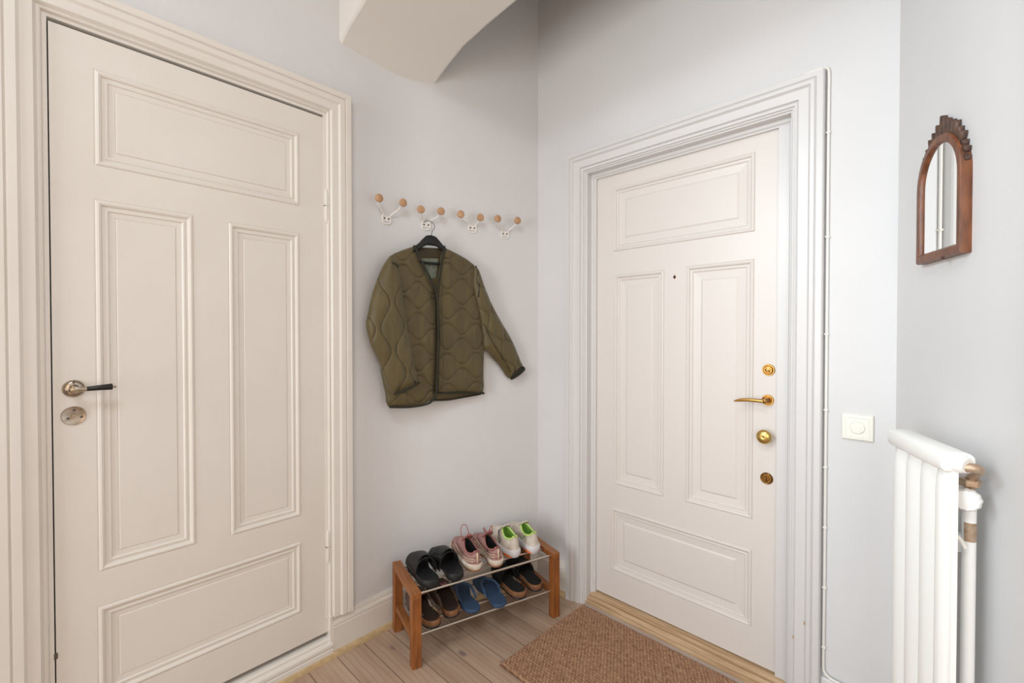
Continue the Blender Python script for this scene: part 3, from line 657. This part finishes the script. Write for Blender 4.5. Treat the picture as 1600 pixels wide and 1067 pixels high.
def rsq(x, z):
    # quilting rows follow the sleeve, which runs down to the right
    u = (x-.23)*.88 + (1.6-z)*-.0; a = math.radians(60)
    lx = (x-.22)*math.cos(-a) - (z-1.6)*math.sin(-a)*-1; ly = -(x-.22)*math.sin(a)*-1*.5 + (z-1.6)*.866
    al = (x-.22)*.5 - (z-1.6)*.866; ac = (x-.22)*.866 + (z-1.6)*.5
    return ogee(al, ac, lam=.150, sp=.066, amp=.020, x0=.02, z0=.0)
cloth('sleeve', rs_, .012, .034, .055, rsq, 'oliveside', jk, smoothn=2, tilt=(.02, 0))
def lsq(x, z):
    al = -(z-1.6)*.985 - (x+.2)*-.17; ac = (x+.235)*.985 + (z-1.6)*.02 
    return ogee(al, ac, lam=.205, sp=.062, amp=.020, x0=.01, z0=.01)
cloth('sleeve', ls_, -.006, .036, .06, lsq, 'oliveside', jk, smoothn=2)
# label and lining seen in the neck
bm = bmesh.new(); loft(bm, [[(x, y, z-.98) for x, z in ((-.040, 1.642), (.044, 1.648), (.030, 1.560), (-.008, 1.548))] for y in (.0228, .0205)]); link('label_patch', bm, 'labelg', jk)
bm = bmesh.new(); loft(bm, [[(x, y, z-.98) for x, z in ((-.070, 1.690), (.066, 1.698), (.056, 1.655), (-.052, 1.648))] for y in (.0228, .0195)]); link('collar_facing', bm, 'stitch', jk)
binding(jk, [(-.079, -.001, 1.694), (-.057, -.006, 1.641), (-.030, -.009, 1.592), (.005, -.010, 1.524), (.022, -.011, 1.478), (.027, -.012, 1.39), (.0285, -.013, 1.306), (.024, -.012, 1.13), (.018, -.010, 1.024), (.001, -.008, .998), (-.032, -.006, .983), (-.110, -.004, .978), (-.194, -.002, .985)], .0052)
binding(jk, [(.066, -.001, 1.705), (.053, -.006, 1.66), (.038, -.008, 1.57), (.026, -.010, 1.482), (.032, -.010, 1.306), (.027, -.008, 1.13), (.026, -.006, 1.034)], .0048)
binding(jk, [(.022, .004, 1.032), (.12, .003, 1.025), (.200, .003, 1.019), (.273, .004, 1.012)], .0050)
binding(jk, [(-.01, .024, .996), (.088, .020, .992), (.17, .022, .998), (.265, .024, 1.006)], .0040)
binding(jk, [(-.080, .010, 1.693), (-.04, .022, 1.688), (.0, .024, 1.684), (.04, .022, 1.69), (.068, .010, 1.704)], .0038)
binding(jk, [(-.067, -.028, 1.086), (-.120, -.036, 1.060), (-.18, -.024, 1.041)], .0045, 'cuff_binding')
binding(jk, [(-.208, -.014, 1.600), (-.192, -.028, 1.606), (-.172, -.030, 1.600), (-.158, -.022, 1.588)], .0030, 'armhole_binding')
binding(jk, [(.262, -.014, 1.350), (.290, -.022, 1.285), (.330, -.026, 1.225), (.375, -.024, 1.165), (.410, -.018, 1.110)], .0016, 'sleeve_seam')
binding(jk, [(.224, -.006, 1.626), (.233, -.012, 1.58), (.236, -.016, 1.52), (.232, -.014, 1.477)], .0036, 'armhole_binding')
# dark open cuff of the right sleeve
bm = bmesh.new(); cc = Vector((.461, -.004, 1.102-.98)); dx = Vector((.042, 0, .027)); dy = Vector((0, -.024, 0)); dn = Vector((.030, 0, -.048)).normalized()
outer = [cc + dx*math.cos(a) + dy*math.sin(a) for a in [2*pi*k/24 for k in range(24)]]
loft(bm, [[p - dn*.006 for p in outer], [p + dn*.006 for p in outer], [cc + (p-cc)*.82 + dn*.006 for p in outer], [cc + (p-cc)*.6 - dn*.02 for p in outer]]); link('cuff_binding', bm, 'olivedk', jk, smooth=40)
# front placket seams
for xs_ in (.050,):
    binding(jk, [(xs_, -.010, 1.56), (xs_-.005, -.013, 1.4), (xs_+.004, -.013, 1.2), (xs_-.004, -.012, 1.05)], .0011, 'placket_seam', 'stitch')
binding(jk, [(-.004, -.012, 1.50), (.008, -.013, 1.38), (.006, -.013, 1.2), (.000, -.012, 1.03)], .0011, 'placket_seam', 'stitch')
for z in (1.47, 1.30, 1.10):
    bm = bmesh.new(); box(bm, (.008, -.0150, z-.98-.009), (.011, -.0125, z-.98+.009)); link('buttonhole', bm, 'olivedk', jk)

# ------------------------------------------------------------------ shoe rack
rk = empty('shoe_rack', FR.w(0, 0, 0), FR.ang, label='low oak shoe rack with steel rods standing in the corner under the jacket', cat='shoe rack')
RL, RD, RH = .695, .29, .297
for xe, sg in ((0, 1), (RL-.038, 1)):
    for ye in (0, RD-.034):
        bm = bmesh.new(); box(bm, (xe, ye, 0), (xe+.038, ye+.034, RH-.026)); link('leg', bm, 'rackwood', rk, bevel=.002)
    bm = bmesh.new(); box(bm, (xe, 0, RH-.026), (xe+.038, RD, RH)); link('top_rail', bm, 'rackrail', rk, bevel=.0025)
    bm = bmesh.new(); box(bm, (xe+.006, .034, .095), (xe+.032, RD-.034, .122)); link('lower_rail', bm, 'rackrail', rk, bevel=.0015)
RT, RB_ = .281, .117
for zr in (RT, RB_):
    for yr in (.022, .095, .168, .245):
        bm = bmesh.new(); tube(bm, [(.030, yr, zr), (RL-.030, yr, zr)], .0048 if yr == .022 else .0042, 10); link('shelf_rod', bm, 'steel', rk, smooth=60)
ZT, ZB = RT+.0050, RB_+.0050

# ------------------------------------------------------------------ shoes
def foot_outline(L, wh, wm, wb, wt, side=1, n=40):
    """closed outline, heel at x=0, toe at x=L. wh heel, wm arch, wb ball, wt toe half widths"""
    def hw(t, s):
        ks = [(0, 0), (.03, .55), (.10, .92), (.2, 1.0), (.42, 0), (.68, 0), (.88, 0), (.97, .5), (1, 0)]
        vals = [(0, .0), (.02, wh*.55), (.07, wh*.88), (.16, wh), (.42, wm*(1.0 if s > 0 else .88)), (.68, wb), (.84, wb*.88), (.93, wt*.85), (.975, wt*.52), (1, 0)]
        for (a, va), (b, vb) in zip(vals, vals[1:]):
            if t <= b:
                u = (t-a)/(b-a); u2 = u*u*(3-2*u) if va and vb else (math.sqrt(u) if not va else 1-(u*u)) 
                return va + (vb-va)*(u2 if va and vb else (u2 if not va else u2 if False else 1-math.sqrt(max(0, 1-u*u)))) if not (va and not vb) else va*math.sqrt(max(0, 1-u*u))
        return 0
    pts = []
    for k in range(n):
        a = 2*pi*k/n; t = .5 - .5*math.cos(a); s = 1 if a < pi else -1
        mid = side*.006*math.sin(pi*t)*1.5
        pts.append((L*t, s*hw(t, s*side) + mid))
    return pts
def shell(bm, out0, rings_fn, mi=0, cap0=True, cap1=True): return loft(bm, rings_fn, True, cap0, cap1, mi)
def scale_o(o, kx, ky, cx=None):
    cx = cx if cx is not None else max(p[0] for p in o)/2
    return [(cx+(x-cx)*kx, y*ky) for x, y in o]
def place(name, x, y, z, rot, **k):
    """x, y in the rack's frame; rot turns the toe away from straight towards the wall"""
    return empty(name, FR.w(x, y, z), FR.ang + pi/2 + math.radians(rot), **k)
def sole(bm, o, z0, z1, rise=0, L=.27, bulge=1.03):
    def zz(x, z): return z + rise*max(0, (x/L-.72)/.28)**2
    loft(bm, [[(x, y, zz(x, z0)) for x, y in scale_o(o, .985, .94)], [(x, y, zz(x, z0+.003)) for x, y in scale_o(o, 1, .99)], [(x, y, zz(x, (z0+z1)/2)) for x, y in scale_o(o, 1, bulge)], [(x, y, zz(x, z1-.002)) for x, y in scale_o(o, 1, 1)], [(x, y, zz(x, z1)) for x, y in scale_o(o, .99, .96)]])

def sneaker(name, x, y, rot, side, kind, label, group):
    r = place(name, x, y, ZT, rot, label=label, cat='sneaker', group=group)
    L = .255; o = foot_outline(L, .034, .033, .043, .034, side, 56); n = len(o)
    pk = kind == 'pink'
    zs = .030 if pk else .034; toe = .016
    def zr(xx, z): return z + toe*max(0, (xx/L-.7)/.3)**2
    if pk:
        bm = bmesh.new(); sole(bm, o, 0, .010, toe, L, 1.0); link('outsole', bm, 'gum', r, smooth=50)
        bm = bmesh.new(); sole(bm, scale_o(o, 1.01, 1.04), .008, zs, toe, L, 1.06); link('midsole', bm, 'midsole', r, smooth=50)
    else:
        bm = bmesh.new(); sole(bm, scale_o(o, .99, .97), 0, .010, toe, L, 1.0); link('outsole', bm, 'greylight', r, smooth=50)
        bm = bmesh.new(); sole(bm, scale_o(o, 1.02, 1.06), .006, zs, toe, L, 1.08); link('midsole', bm, 'greylight', r, smooth=50)
        oa, ob = scale_o(o, 1.012, 1.09), scale_o(o, 1.0, 1.06)
        for sl in (slice(3, 9), slice(n-8, n-2)):
            bm = bmesh.new(); loft(bm, [[(xx, yy*kk, zr(xx, z)) for xx, yy in oa[sl]] + [(xx, yy*kk*.98, zr(xx, z)) for xx, yy in ob[sl]][::-1] for z, kk in ((.004, 1.0), (.016, 1.03), (.026, 1.0))]); link('side_insert', bm, 'orange', r, smooth=50)
    # upper: rings between sole edge and collar opening
    Hh = .078 if pk else .088; Ht = .096 if pk else .100
    op = []
    for k in range(n):
        a = 2*pi*k/n; t = .5-.5*math.cos(a); s = 1 if a < pi else -1
        ox = .010 + t*.112; oy = s*.026*math.sin(pi*min(1, max(0, t*.96+.02)))**.6
        oz = Hh - .016*math.sin(pi*min(1, t*1.15)) + (Ht-Hh)*t**2 + (.006 if t < .06 else 0)
        op.append(Vector((ox, oy, oz)))
    base = [Vector((xx, yy*.97, zr(xx, zs-.003))) for xx, yy in scale_o(o, .985, .95)]
    bm = bmesh.new(); rings = []; K = 12
    for j in range(K+1):
        v = j/K; ring = []
        for k in range(n):
            b, t_ = base[k], op[k]
            # curve: rise steeply first, then turn in towards the opening
            hz = 1-(1-v)**1.7 if True else v; hr = v**1.9
            p = Vector((b.x + (t_.x-b.x)*hr, b.y + (t_.y-b.y)*(v**1.5), b.z + (t_.z-b.z)*(hz if b.x > .12 else v)))
            if b.x > .12:
                w = min(1, (b.x-.12)/.13)
                zt_ = b.z + (t_.z-b.z)*((1-w)*v**.9 + w*(v**.62*.96 + .04*v))
                p.z = zt_
                p.x = b.x + (t_.x-b.x)*(v**1.15)
            ring.append(p)
        rings.append(ring)
    R_ = loft(bm, rings, True, False, False)
    bm.faces.ensure_lookup_table()
    if pk:
        # wavy bands running round the shoe
        for f in bm.faces:
            c = f.calc_center_median(); 
        fi = 0
        for j in range(K):
            for k in range(n):
                f = bm.faces[j*n+k]; c = f.calc_center_median(); wave = j + .9*math.sin(c.x*42+.6) 
                b_ = int(math.floor(wave*.9+.3)) % 4
                f.material_index = {0: 0, 1: 0, 2: 1, 3: 0}[b_]
    link('upper', bm, None, r, smooth='all', mats=(['pink', 'mauve'] if pk else ['whitemesh']))
    if pk:
        for j, ww in ((2.5, .0016), (5.0, .0016)):
            for sd in (1, -1):
                bm = bmesh.new(); pts = []
                for q in range(33):
                    tt = .02 + .80*q/32; kidx = (math.acos(1-2*tt)/(2*pi))*n; kidx = kidx if sd > 0 else n-kidx
                    jj = max(.4, min(K-1.5, j + .9*math.sin(L*tt*42+.6))); j0 = int(jj); k0 = int(kidx) % n; k1 = (k0+1) % n; fk = kidx-int(kidx); fj = jj-j0
                    p = (rings[j0][k0].lerp(rings[j0][k1], fk)).lerp(rings[j0+1][k0].lerp(rings[j0+1][k1], fk), fj)
                    ctr = Vector((p.x*.9+.02, 0, .03)); pts.append(p + (p-ctr).normalized()*.0010)
                tube(bm, pts, ww, 6); link('piping', bm, 'cream2', r, smooth='all')
        # heel reflector tab
        bm = bmesh.new(); tube(bm, [(-.0005+.004, 0, .036), (.004, 0, .056), (.006, 0, .078)], [.0035, .003, .0035], 8); link('heel_tab', bm, 'cream2', r, smooth='all')
    # lining
    bm = bmesh.new(); ctr = Vector((.065, 0, 0))
    def inn(k, v):
        p = op[k]; return Vector((ctr.x+(p.x-ctr.x)*(.93-.05*v), p.y*(.90-.05*v), p.z*(1-v) + (zs+.004)*v + .001))
    loft(bm, [[op[k] + Vector((0, 0, .000)) for k in range(n)], [inn(k, 0)+Vector((0, 0, .003)) for k in range(n)], [inn(k, .1) for k in range(n)], [inn(k, .6) for k in range(n)], [inn(k, 1.0) for k in range(n)]], True, False, True); link('lining', bm, 'blackin' if pk else 'lime', r, smooth='all')
    bm = bmesh.new(); pts = [op[k]+Vector((0, 0, .001)) for k in range(n)]; tube(bm, pts + [pts[0]], .0034 if pk else .0042, 8, False); link('collar_edge', bm, 'pinklining' if pk else 'limeedge', r, smooth='all')
    # tongue
    bm = bmesh.new(); rings = []
    for q, (xx, zz_, w) in enumerate([(.165, .068, .016), (.140, .083, .019), (.118, .098, .021), (.100, .114 if pk else .112, .022), (.090, .124 if pk else .118, .017)]):
        rings.append([(xx + (.004 if a_ > 0 else -.002), yy*w, zz_ + (.004 if a_ > 0 else 0) - .006*yy*yy) for yy, a_ in ((-1, 0), (-.5, 1), (0, 1), (.5, 1), (1, 0), (.5, -1), (0, -1), (-.5, -1))])
    loft(bm, rings); link('tongue', bm, 'pinklining' if pk else 'whitemesh', r, smooth='all')
    # laces
    bm = bmesh.new()
    for q in range(5):
        xx = .112 + .016*q; zz_ = .103 - .0105*q - (.0 if pk else .002); w = .019
        tube(bm, smoothpts([(xx+.004, -w, zz_-.005), (xx, -w*.4, zz_+.004), (xx-.003, w*.4, zz_+.004), (xx+.004, w, zz_-.005)], 4), .0019, 6)
    link('laces', bm, 'pinklining' if pk else 'blacklace', r, smooth='all')
    if pk and side > 0:
        bm = bmesh.new(); tube(bm, smoothpts([(.112, .016, .096), (.120, .026, .125), (.128, .020, .152), (.128, .002, .156), (.120, -.008, .132), (.116, -.010, .104)], 6), .0020, 7); link('lace_loop', bm, 'pinklining', r, smooth='all')
    if pk and side < 0:
        bm = bmesh.new()
        for dy in (-.012, .010): tube(bm, smoothpts([(.110, dy, .100), (.100, dy*1.6, .128), (.112, dy*1.9, .136), (.122, dy, .112)], 5), .0022, 7)
        link('lace_loop', bm, 'pinklining', r, smooth='all')
    if not pk and side > 0:
        bm = bmesh.new(); tube(bm, smoothpts([(.118, .020, .092), (.106, .034, .088), (.080, .042, .058), (.088, .043, .044), (.104, .040, .070), (.124, .026, .088)], 6), .0015, 6); link('lace_loop', bm, 'blacklace', r, smooth='all')
    # insole seen inside
    bm = bmesh.new(); loft(bm, [[(.012+x_*.9*.5, y_*.62, z) for x_, y_ in o] for z in (zs+.004, zs+.008)]); link('insole', bm, 'blackin' if pk else 'lime', r, smooth=40)
    return r
gp = 'pink sneakers on the top shelf'; gw = 'white running shoes on the top shelf'
sneaker('sneaker', .302, .048, 0, 1, 'pink', 'dusty pink sneaker with a standing lace loop, next to the black sandals', gp)
sneaker('sneaker', .397, .036, 0, -1, 'pink', 'dusty pink sneaker with rumpled tongue, next to the white running shoes', gp)
sneaker('running_shoe', .506, .070, 0, 1, 'white', 'white running shoe with lime lining, dark lace loop showing, beside the pink sneakers', gw)
sneaker('running_shoe', .602, .060, 0, -1, 'white', 'white running shoe with lime lining at the right end of the top shelf', gw)

def slab_sole(o, L, z0, h, toe_rise=0, foot=.0, heel=0):
    bm = bmesh.new()
    f = lambda x: toe_rise*max(0, (x/L-.7)/.3)**2
    loft(bm, [[(x, y, z0+f(x)) for x, y in scale_o(o, .985, .95)], [(x, y, z0+.003+f(x)) for x, y in o], [(x, y, z0+h-.003+f(x)) for x, y in o], [(x, y, z0+h+f(x)) for x, y in scale_o(o, .98, .94)], [(x, y, z0+h-foot+f(x)) for x, y in scale_o(o, .94, .84)]]); return bm
def band(x0, x1, hw0, hw1, zb0, h0, h1, th=.004, n=12, flare=0):
    """strap arching over the foot from side to side"""
    bm = bmesh.new()
    def arc(x, hw, h, t): return [(x, (hw+t)*math.cos(pi*k/n), zb0 + (h+t)*math.sin(pi*k/n)**.7) for k in range(n+1)]
    rings = []
    m_ = 5
    for q in range(m_+1):
        u = q/m_; x = x0+(x1-x0)*u; hw = hw0+(hw1-hw0)*u; h = h0+(h1-h0)*u
        rings.append(arc(x, hw, h, th) + arc(x, hw, h, 0)[::-1])
    loft(bm, rings); return bm
# black slides
def slide(x, y, rot, side, lab):
    r = place('slide_sandal', x, y, ZT, rot, label=lab, cat='sandal', group='black slides on the top shelf')
    L = .262; o = foot_outline(L, .038, .037, .045, .041, side, 44)
    link('sole', slab_sole(o, L, 0, .028, .010, .004), 'rubber', r, smooth=45)
    link('footbed', slab_sole(scale_o(o, .93, .86), L, .020, .006, .010, .001), 'rubber', r, smooth=45)
    link('strap', band(.088, .222, .042, .045, .012, .070, .040, .004), 'blackstrap', r, smooth=50)
    bm = band(.100, .176, .032, .036, .030, .058, .042, .005); link('strap_flap', bm, 'blackstrap', r, smooth=50)
    return r
slide(.094, .022, 0, 1, 'black slide sandal beside the left frame of the rack')
slide(.200, .022, 2, -1, 'black slide sandal beside the pink sneaker')
# clogs
def clog(name, x, y, rot, side, upper, inner, sole_m, lab, grp, heelband):
    r = place(name, x, y, ZB, rot, label=lab, cat='clog', group=grp)
    L = .258; o = foot_outline(L, .037, .036, .0435, .040, side, 48)
    link('outsole', slab_sole(scale_o(o, 1.0, 1.0), L, 0, .008, .008), 'rubber', r, smooth=45)
    link('sole', slab_sole(scale_o(o, .995, .98), L, .006, .024, .008, .002), sole_m, r, smooth=45)
    link('footbed', slab_sole(scale_o(o, .93, .84), L, .0285, .0035, .008, .001), inner, r, smooth=45)
    n = len(o); bm = bmesh.new(); K = 8; rings = []
    half = [p for p in range(n) if o[p][0] >= .118]
    # closed toe cap: arch sections from mid foot to toe
    secs = []
    for q in range(15):
        u = q/14; xx = .112 + (L*.992-.112)*(1-(1-u)**1.3)
        tt = xx/L; best = max(abs(yy) for (x2, yy) in o if abs(x2-xx) < .012) if u < .97 else .012
        hw = best*(.97 if u < .9 else .97*(1-(u-.9)*3)); hh = (.052*(1-u**2.2)+.010) if not heelband else (.050*(1-u**2.2)+.010)
        zb = .022+.008*max(0, (tt-.7)/.3)**2
        secs.append((xx, max(hw, .006), hh, zb))
    lean = .030
    for xx, hw, hh, zb in secs:
        u = (xx-.112)/(L-.112)
        outer = [(xx + lean*(1-u)*math.sin(pi*k/12), hw*math.cos(pi*k/12)+side*.008*math.sin(pi*xx/L), zb+hh*math.sin(pi*k/12)**.75) for k in range(13)]
        innr = [(xx + lean*(1-u)*math.sin(pi*k/12), (hw-.003)*math.cos(pi*k/12)+side*.008*math.sin(pi*xx/L), zb+max(.001, hh-.003)*math.sin(pi*k/12)**.75) for k in range(13)]
        rings.append(outer + innr[::-1])
    loft(bm, rings); link('upper', bm, upper, r, smooth=60)
    # side straps running back from the upper
    if heelband:
        for sd in (1, -1):
            bm = bmesh.new(); tube(bm, smoothpts([(.118, sd*.036+side*.008, .050), (.085, sd*.037+side*.006, .046), (.050, sd*.037, .036)], 4), [.006]*9, 8); link('side_strap', bm, upper, r, smooth='all')
        bm = bmesh.new(); box(bm, (.118, -.012+side*.008, .080), (.136, .016+side*.008, .087)); link('size_tab', bm, M['tabm'], r, bevel=.002)
    else:
        bm = band(.120, .148, .040, .041, .024, .060, .056, .004); link('strap', bm, 'blackstrap', r, smooth=50)
        bm = bmesh.new(); tube(bm, [(.126, side*-.030, .068), (.142, side*-.030, .066), (.142, side*-.020, .076), (.126, side*-.020, .078), (.126, side*-.030, .068)], .0014, 6); link('buckle', bm, 'pewter', r)
    return r
M['tabm'] = mat('faded_red_tab', srgb(130, 80, 76), .7)
gb = 'taupe clogs on the lower shelf'; gk = 'black clogs on the lower shelf'
clog('clog', .104, .020, 4, 1, 'taupe', 'brownin', 'cork', 'taupe suede clog with brown sole beside the left frame, lower shelf', gb, True)
clog('clog', .192, .044, 2, -1, 'taupe', 'brownin', 'cork', 'taupe suede clog with a red tab beside the blue flip-flops', gb, True)
clog('clog', .511, .022, 0, 1, 'blackin', 'blackin', 'cork', 'black clog with tan sole beside the blue flip-flops', gk, False)
clog('clog', .605, .036, 2, -1, 'blackin', 'blackin', 'cork', 'black clog with tan sole and buckle at the right end of the lower shelf', gk, False)
def flip(x, y, rot, side, lab):
    r = place('flip_flop', x, y, ZB, rot, label=lab, cat='flip-flop', group='blue flip-flops on the lower shelf')
    L = .258; o = foot_outline(L, .036, .034, .046, .040, side, 48)
    link('sole', slab_sole(o, L, 0, .016, .004), 'blue', r, smooth=45)
    tp = Vector((.196, side*.006, .016))
    for sd in (1, -1):
        bm = bmesh.new(); pth = smoothpts([tp + Vector((0, 0, .0)), tp + Vector((-.006, sd*.002, .020)), (.150, sd*.030+side*.004, .040), (.110, sd*.037+side*.004, .030), (.080, sd*.034, .014)], 6)
        tube(bm, pth, [.0035 + .0025*math.sin(pi*i/(len(pth)-1)) for i in range(len(pth))], 8); link('strap', bm, 'bluestrap', r, smooth='all')
    return r
flip(.282, .030, -4, 1, 'blue flip-flop beside the taupe clogs on the lower shelf')
flip(.396, .008, -1, -1, 'blue flip-flop beside the black clogs on the lower shelf')

# ------------------------------------------------------------------ doormat
mt_o = FB.w(.0, 0, 0)
mat_c = FB.w(.100, -.022, 0); FM = Frame(mat_c, (FB.x.x, FB.x.y))   # X along the door wall, -Y into the room
bm = bmesh.new(); st = .0026; LX, LY = .92, .556; nx, ny = int(LX/st), int(LY/st); G = []
for i in range(nx+1):
    row = []
    for j in range(ny+1):
        x = i*st; y = j*st
        px, py = .0150, .0125
        wx = x + .0015*noise.noise(Vector((x*40, y*12, 0))); wy = y + .003*noise.noise(Vector((x*9, y*14, 5)))
        r_ = math.floor(wy/py); ph = .5 if r_ % 2 else 0
        big = 1.0 if y > .0 else 1
        h = abs(math.sin(pi*wy/py))**.7 * (.45 + .55*abs(math.sin(pi*(wx/px+ph)))**.8)
        h *= .9 + .25*noise.noise(Vector((x*45, y*45, 2)))
        e_ = min(x, LX-x, y, LY-y); k = min(1, e_/.010)
        z = .002 + .0125*math.sqrt(k)*(.15+.95*h)
        jx = .004*noise.noise(Vector((y*35, 1, 1))) if x < .01 or x > LX-.01 else 0; jy = .004*noise.noise(Vector((x*35, 4, 1))) if y < .01 or y > LY-.01 else 0
        row.append(bm.verts.new((x+jx, -(y+jy), z if e_ > 1e-4 else .0005)))
    G.append(row)
for i in range(nx):
    for j in range(ny): bm.faces.new((G[i][j], G[i][j+1], G[i+1][j+1], G[i+1][j]))
b = bm.faces.new([G[0][0], G[nx][0], G[nx][ny], G[0][ny]])
mt = link('doormat', bm, 'jute', matrix=FM.m, smooth='all', recalc=False)
tag(mt, 'brown braided jute doormat lying in front of the front door', 'doormat')

# ------------------------------------------------------------------ pieces that belong to a part become its children
SUB = {'buckle': 'strap', 'strap_flap': 'strap', 'lace_loop': 'laces', 'valve_knob': 'pipe', 'bare_patch': 'pipe', 'size_tab': 'upper', 'crest_scroll': 'crest',
       'buttonhole': 'front_panel', 'side_insert': 'midsole', 'piping': 'upper', 'knob': 'hook_arm', 'placket_seam': 'front_panel', 'sleeve_seam': 'sleeve'}
base = lambda o: o.name.split('.')[0]
for i, o in enumerate(MADE):
    want = SUB.get(base(o)); par = o.parent
    if base(o) == 'screw' and par and base(par) == 'coat_hook': want = 'hook_plate'
    if not want or not par: continue
    cand = [c for c in MADE[:i] if c.parent == par and base(c) == want] or [c for c in MADE[i:] if c.parent == par and base(c) == want]
    if cand: o.parent = cand[-1] if base(o) in ('knob',) else cand[0] if base(o) != 'sleeve_seam' else cand[0]
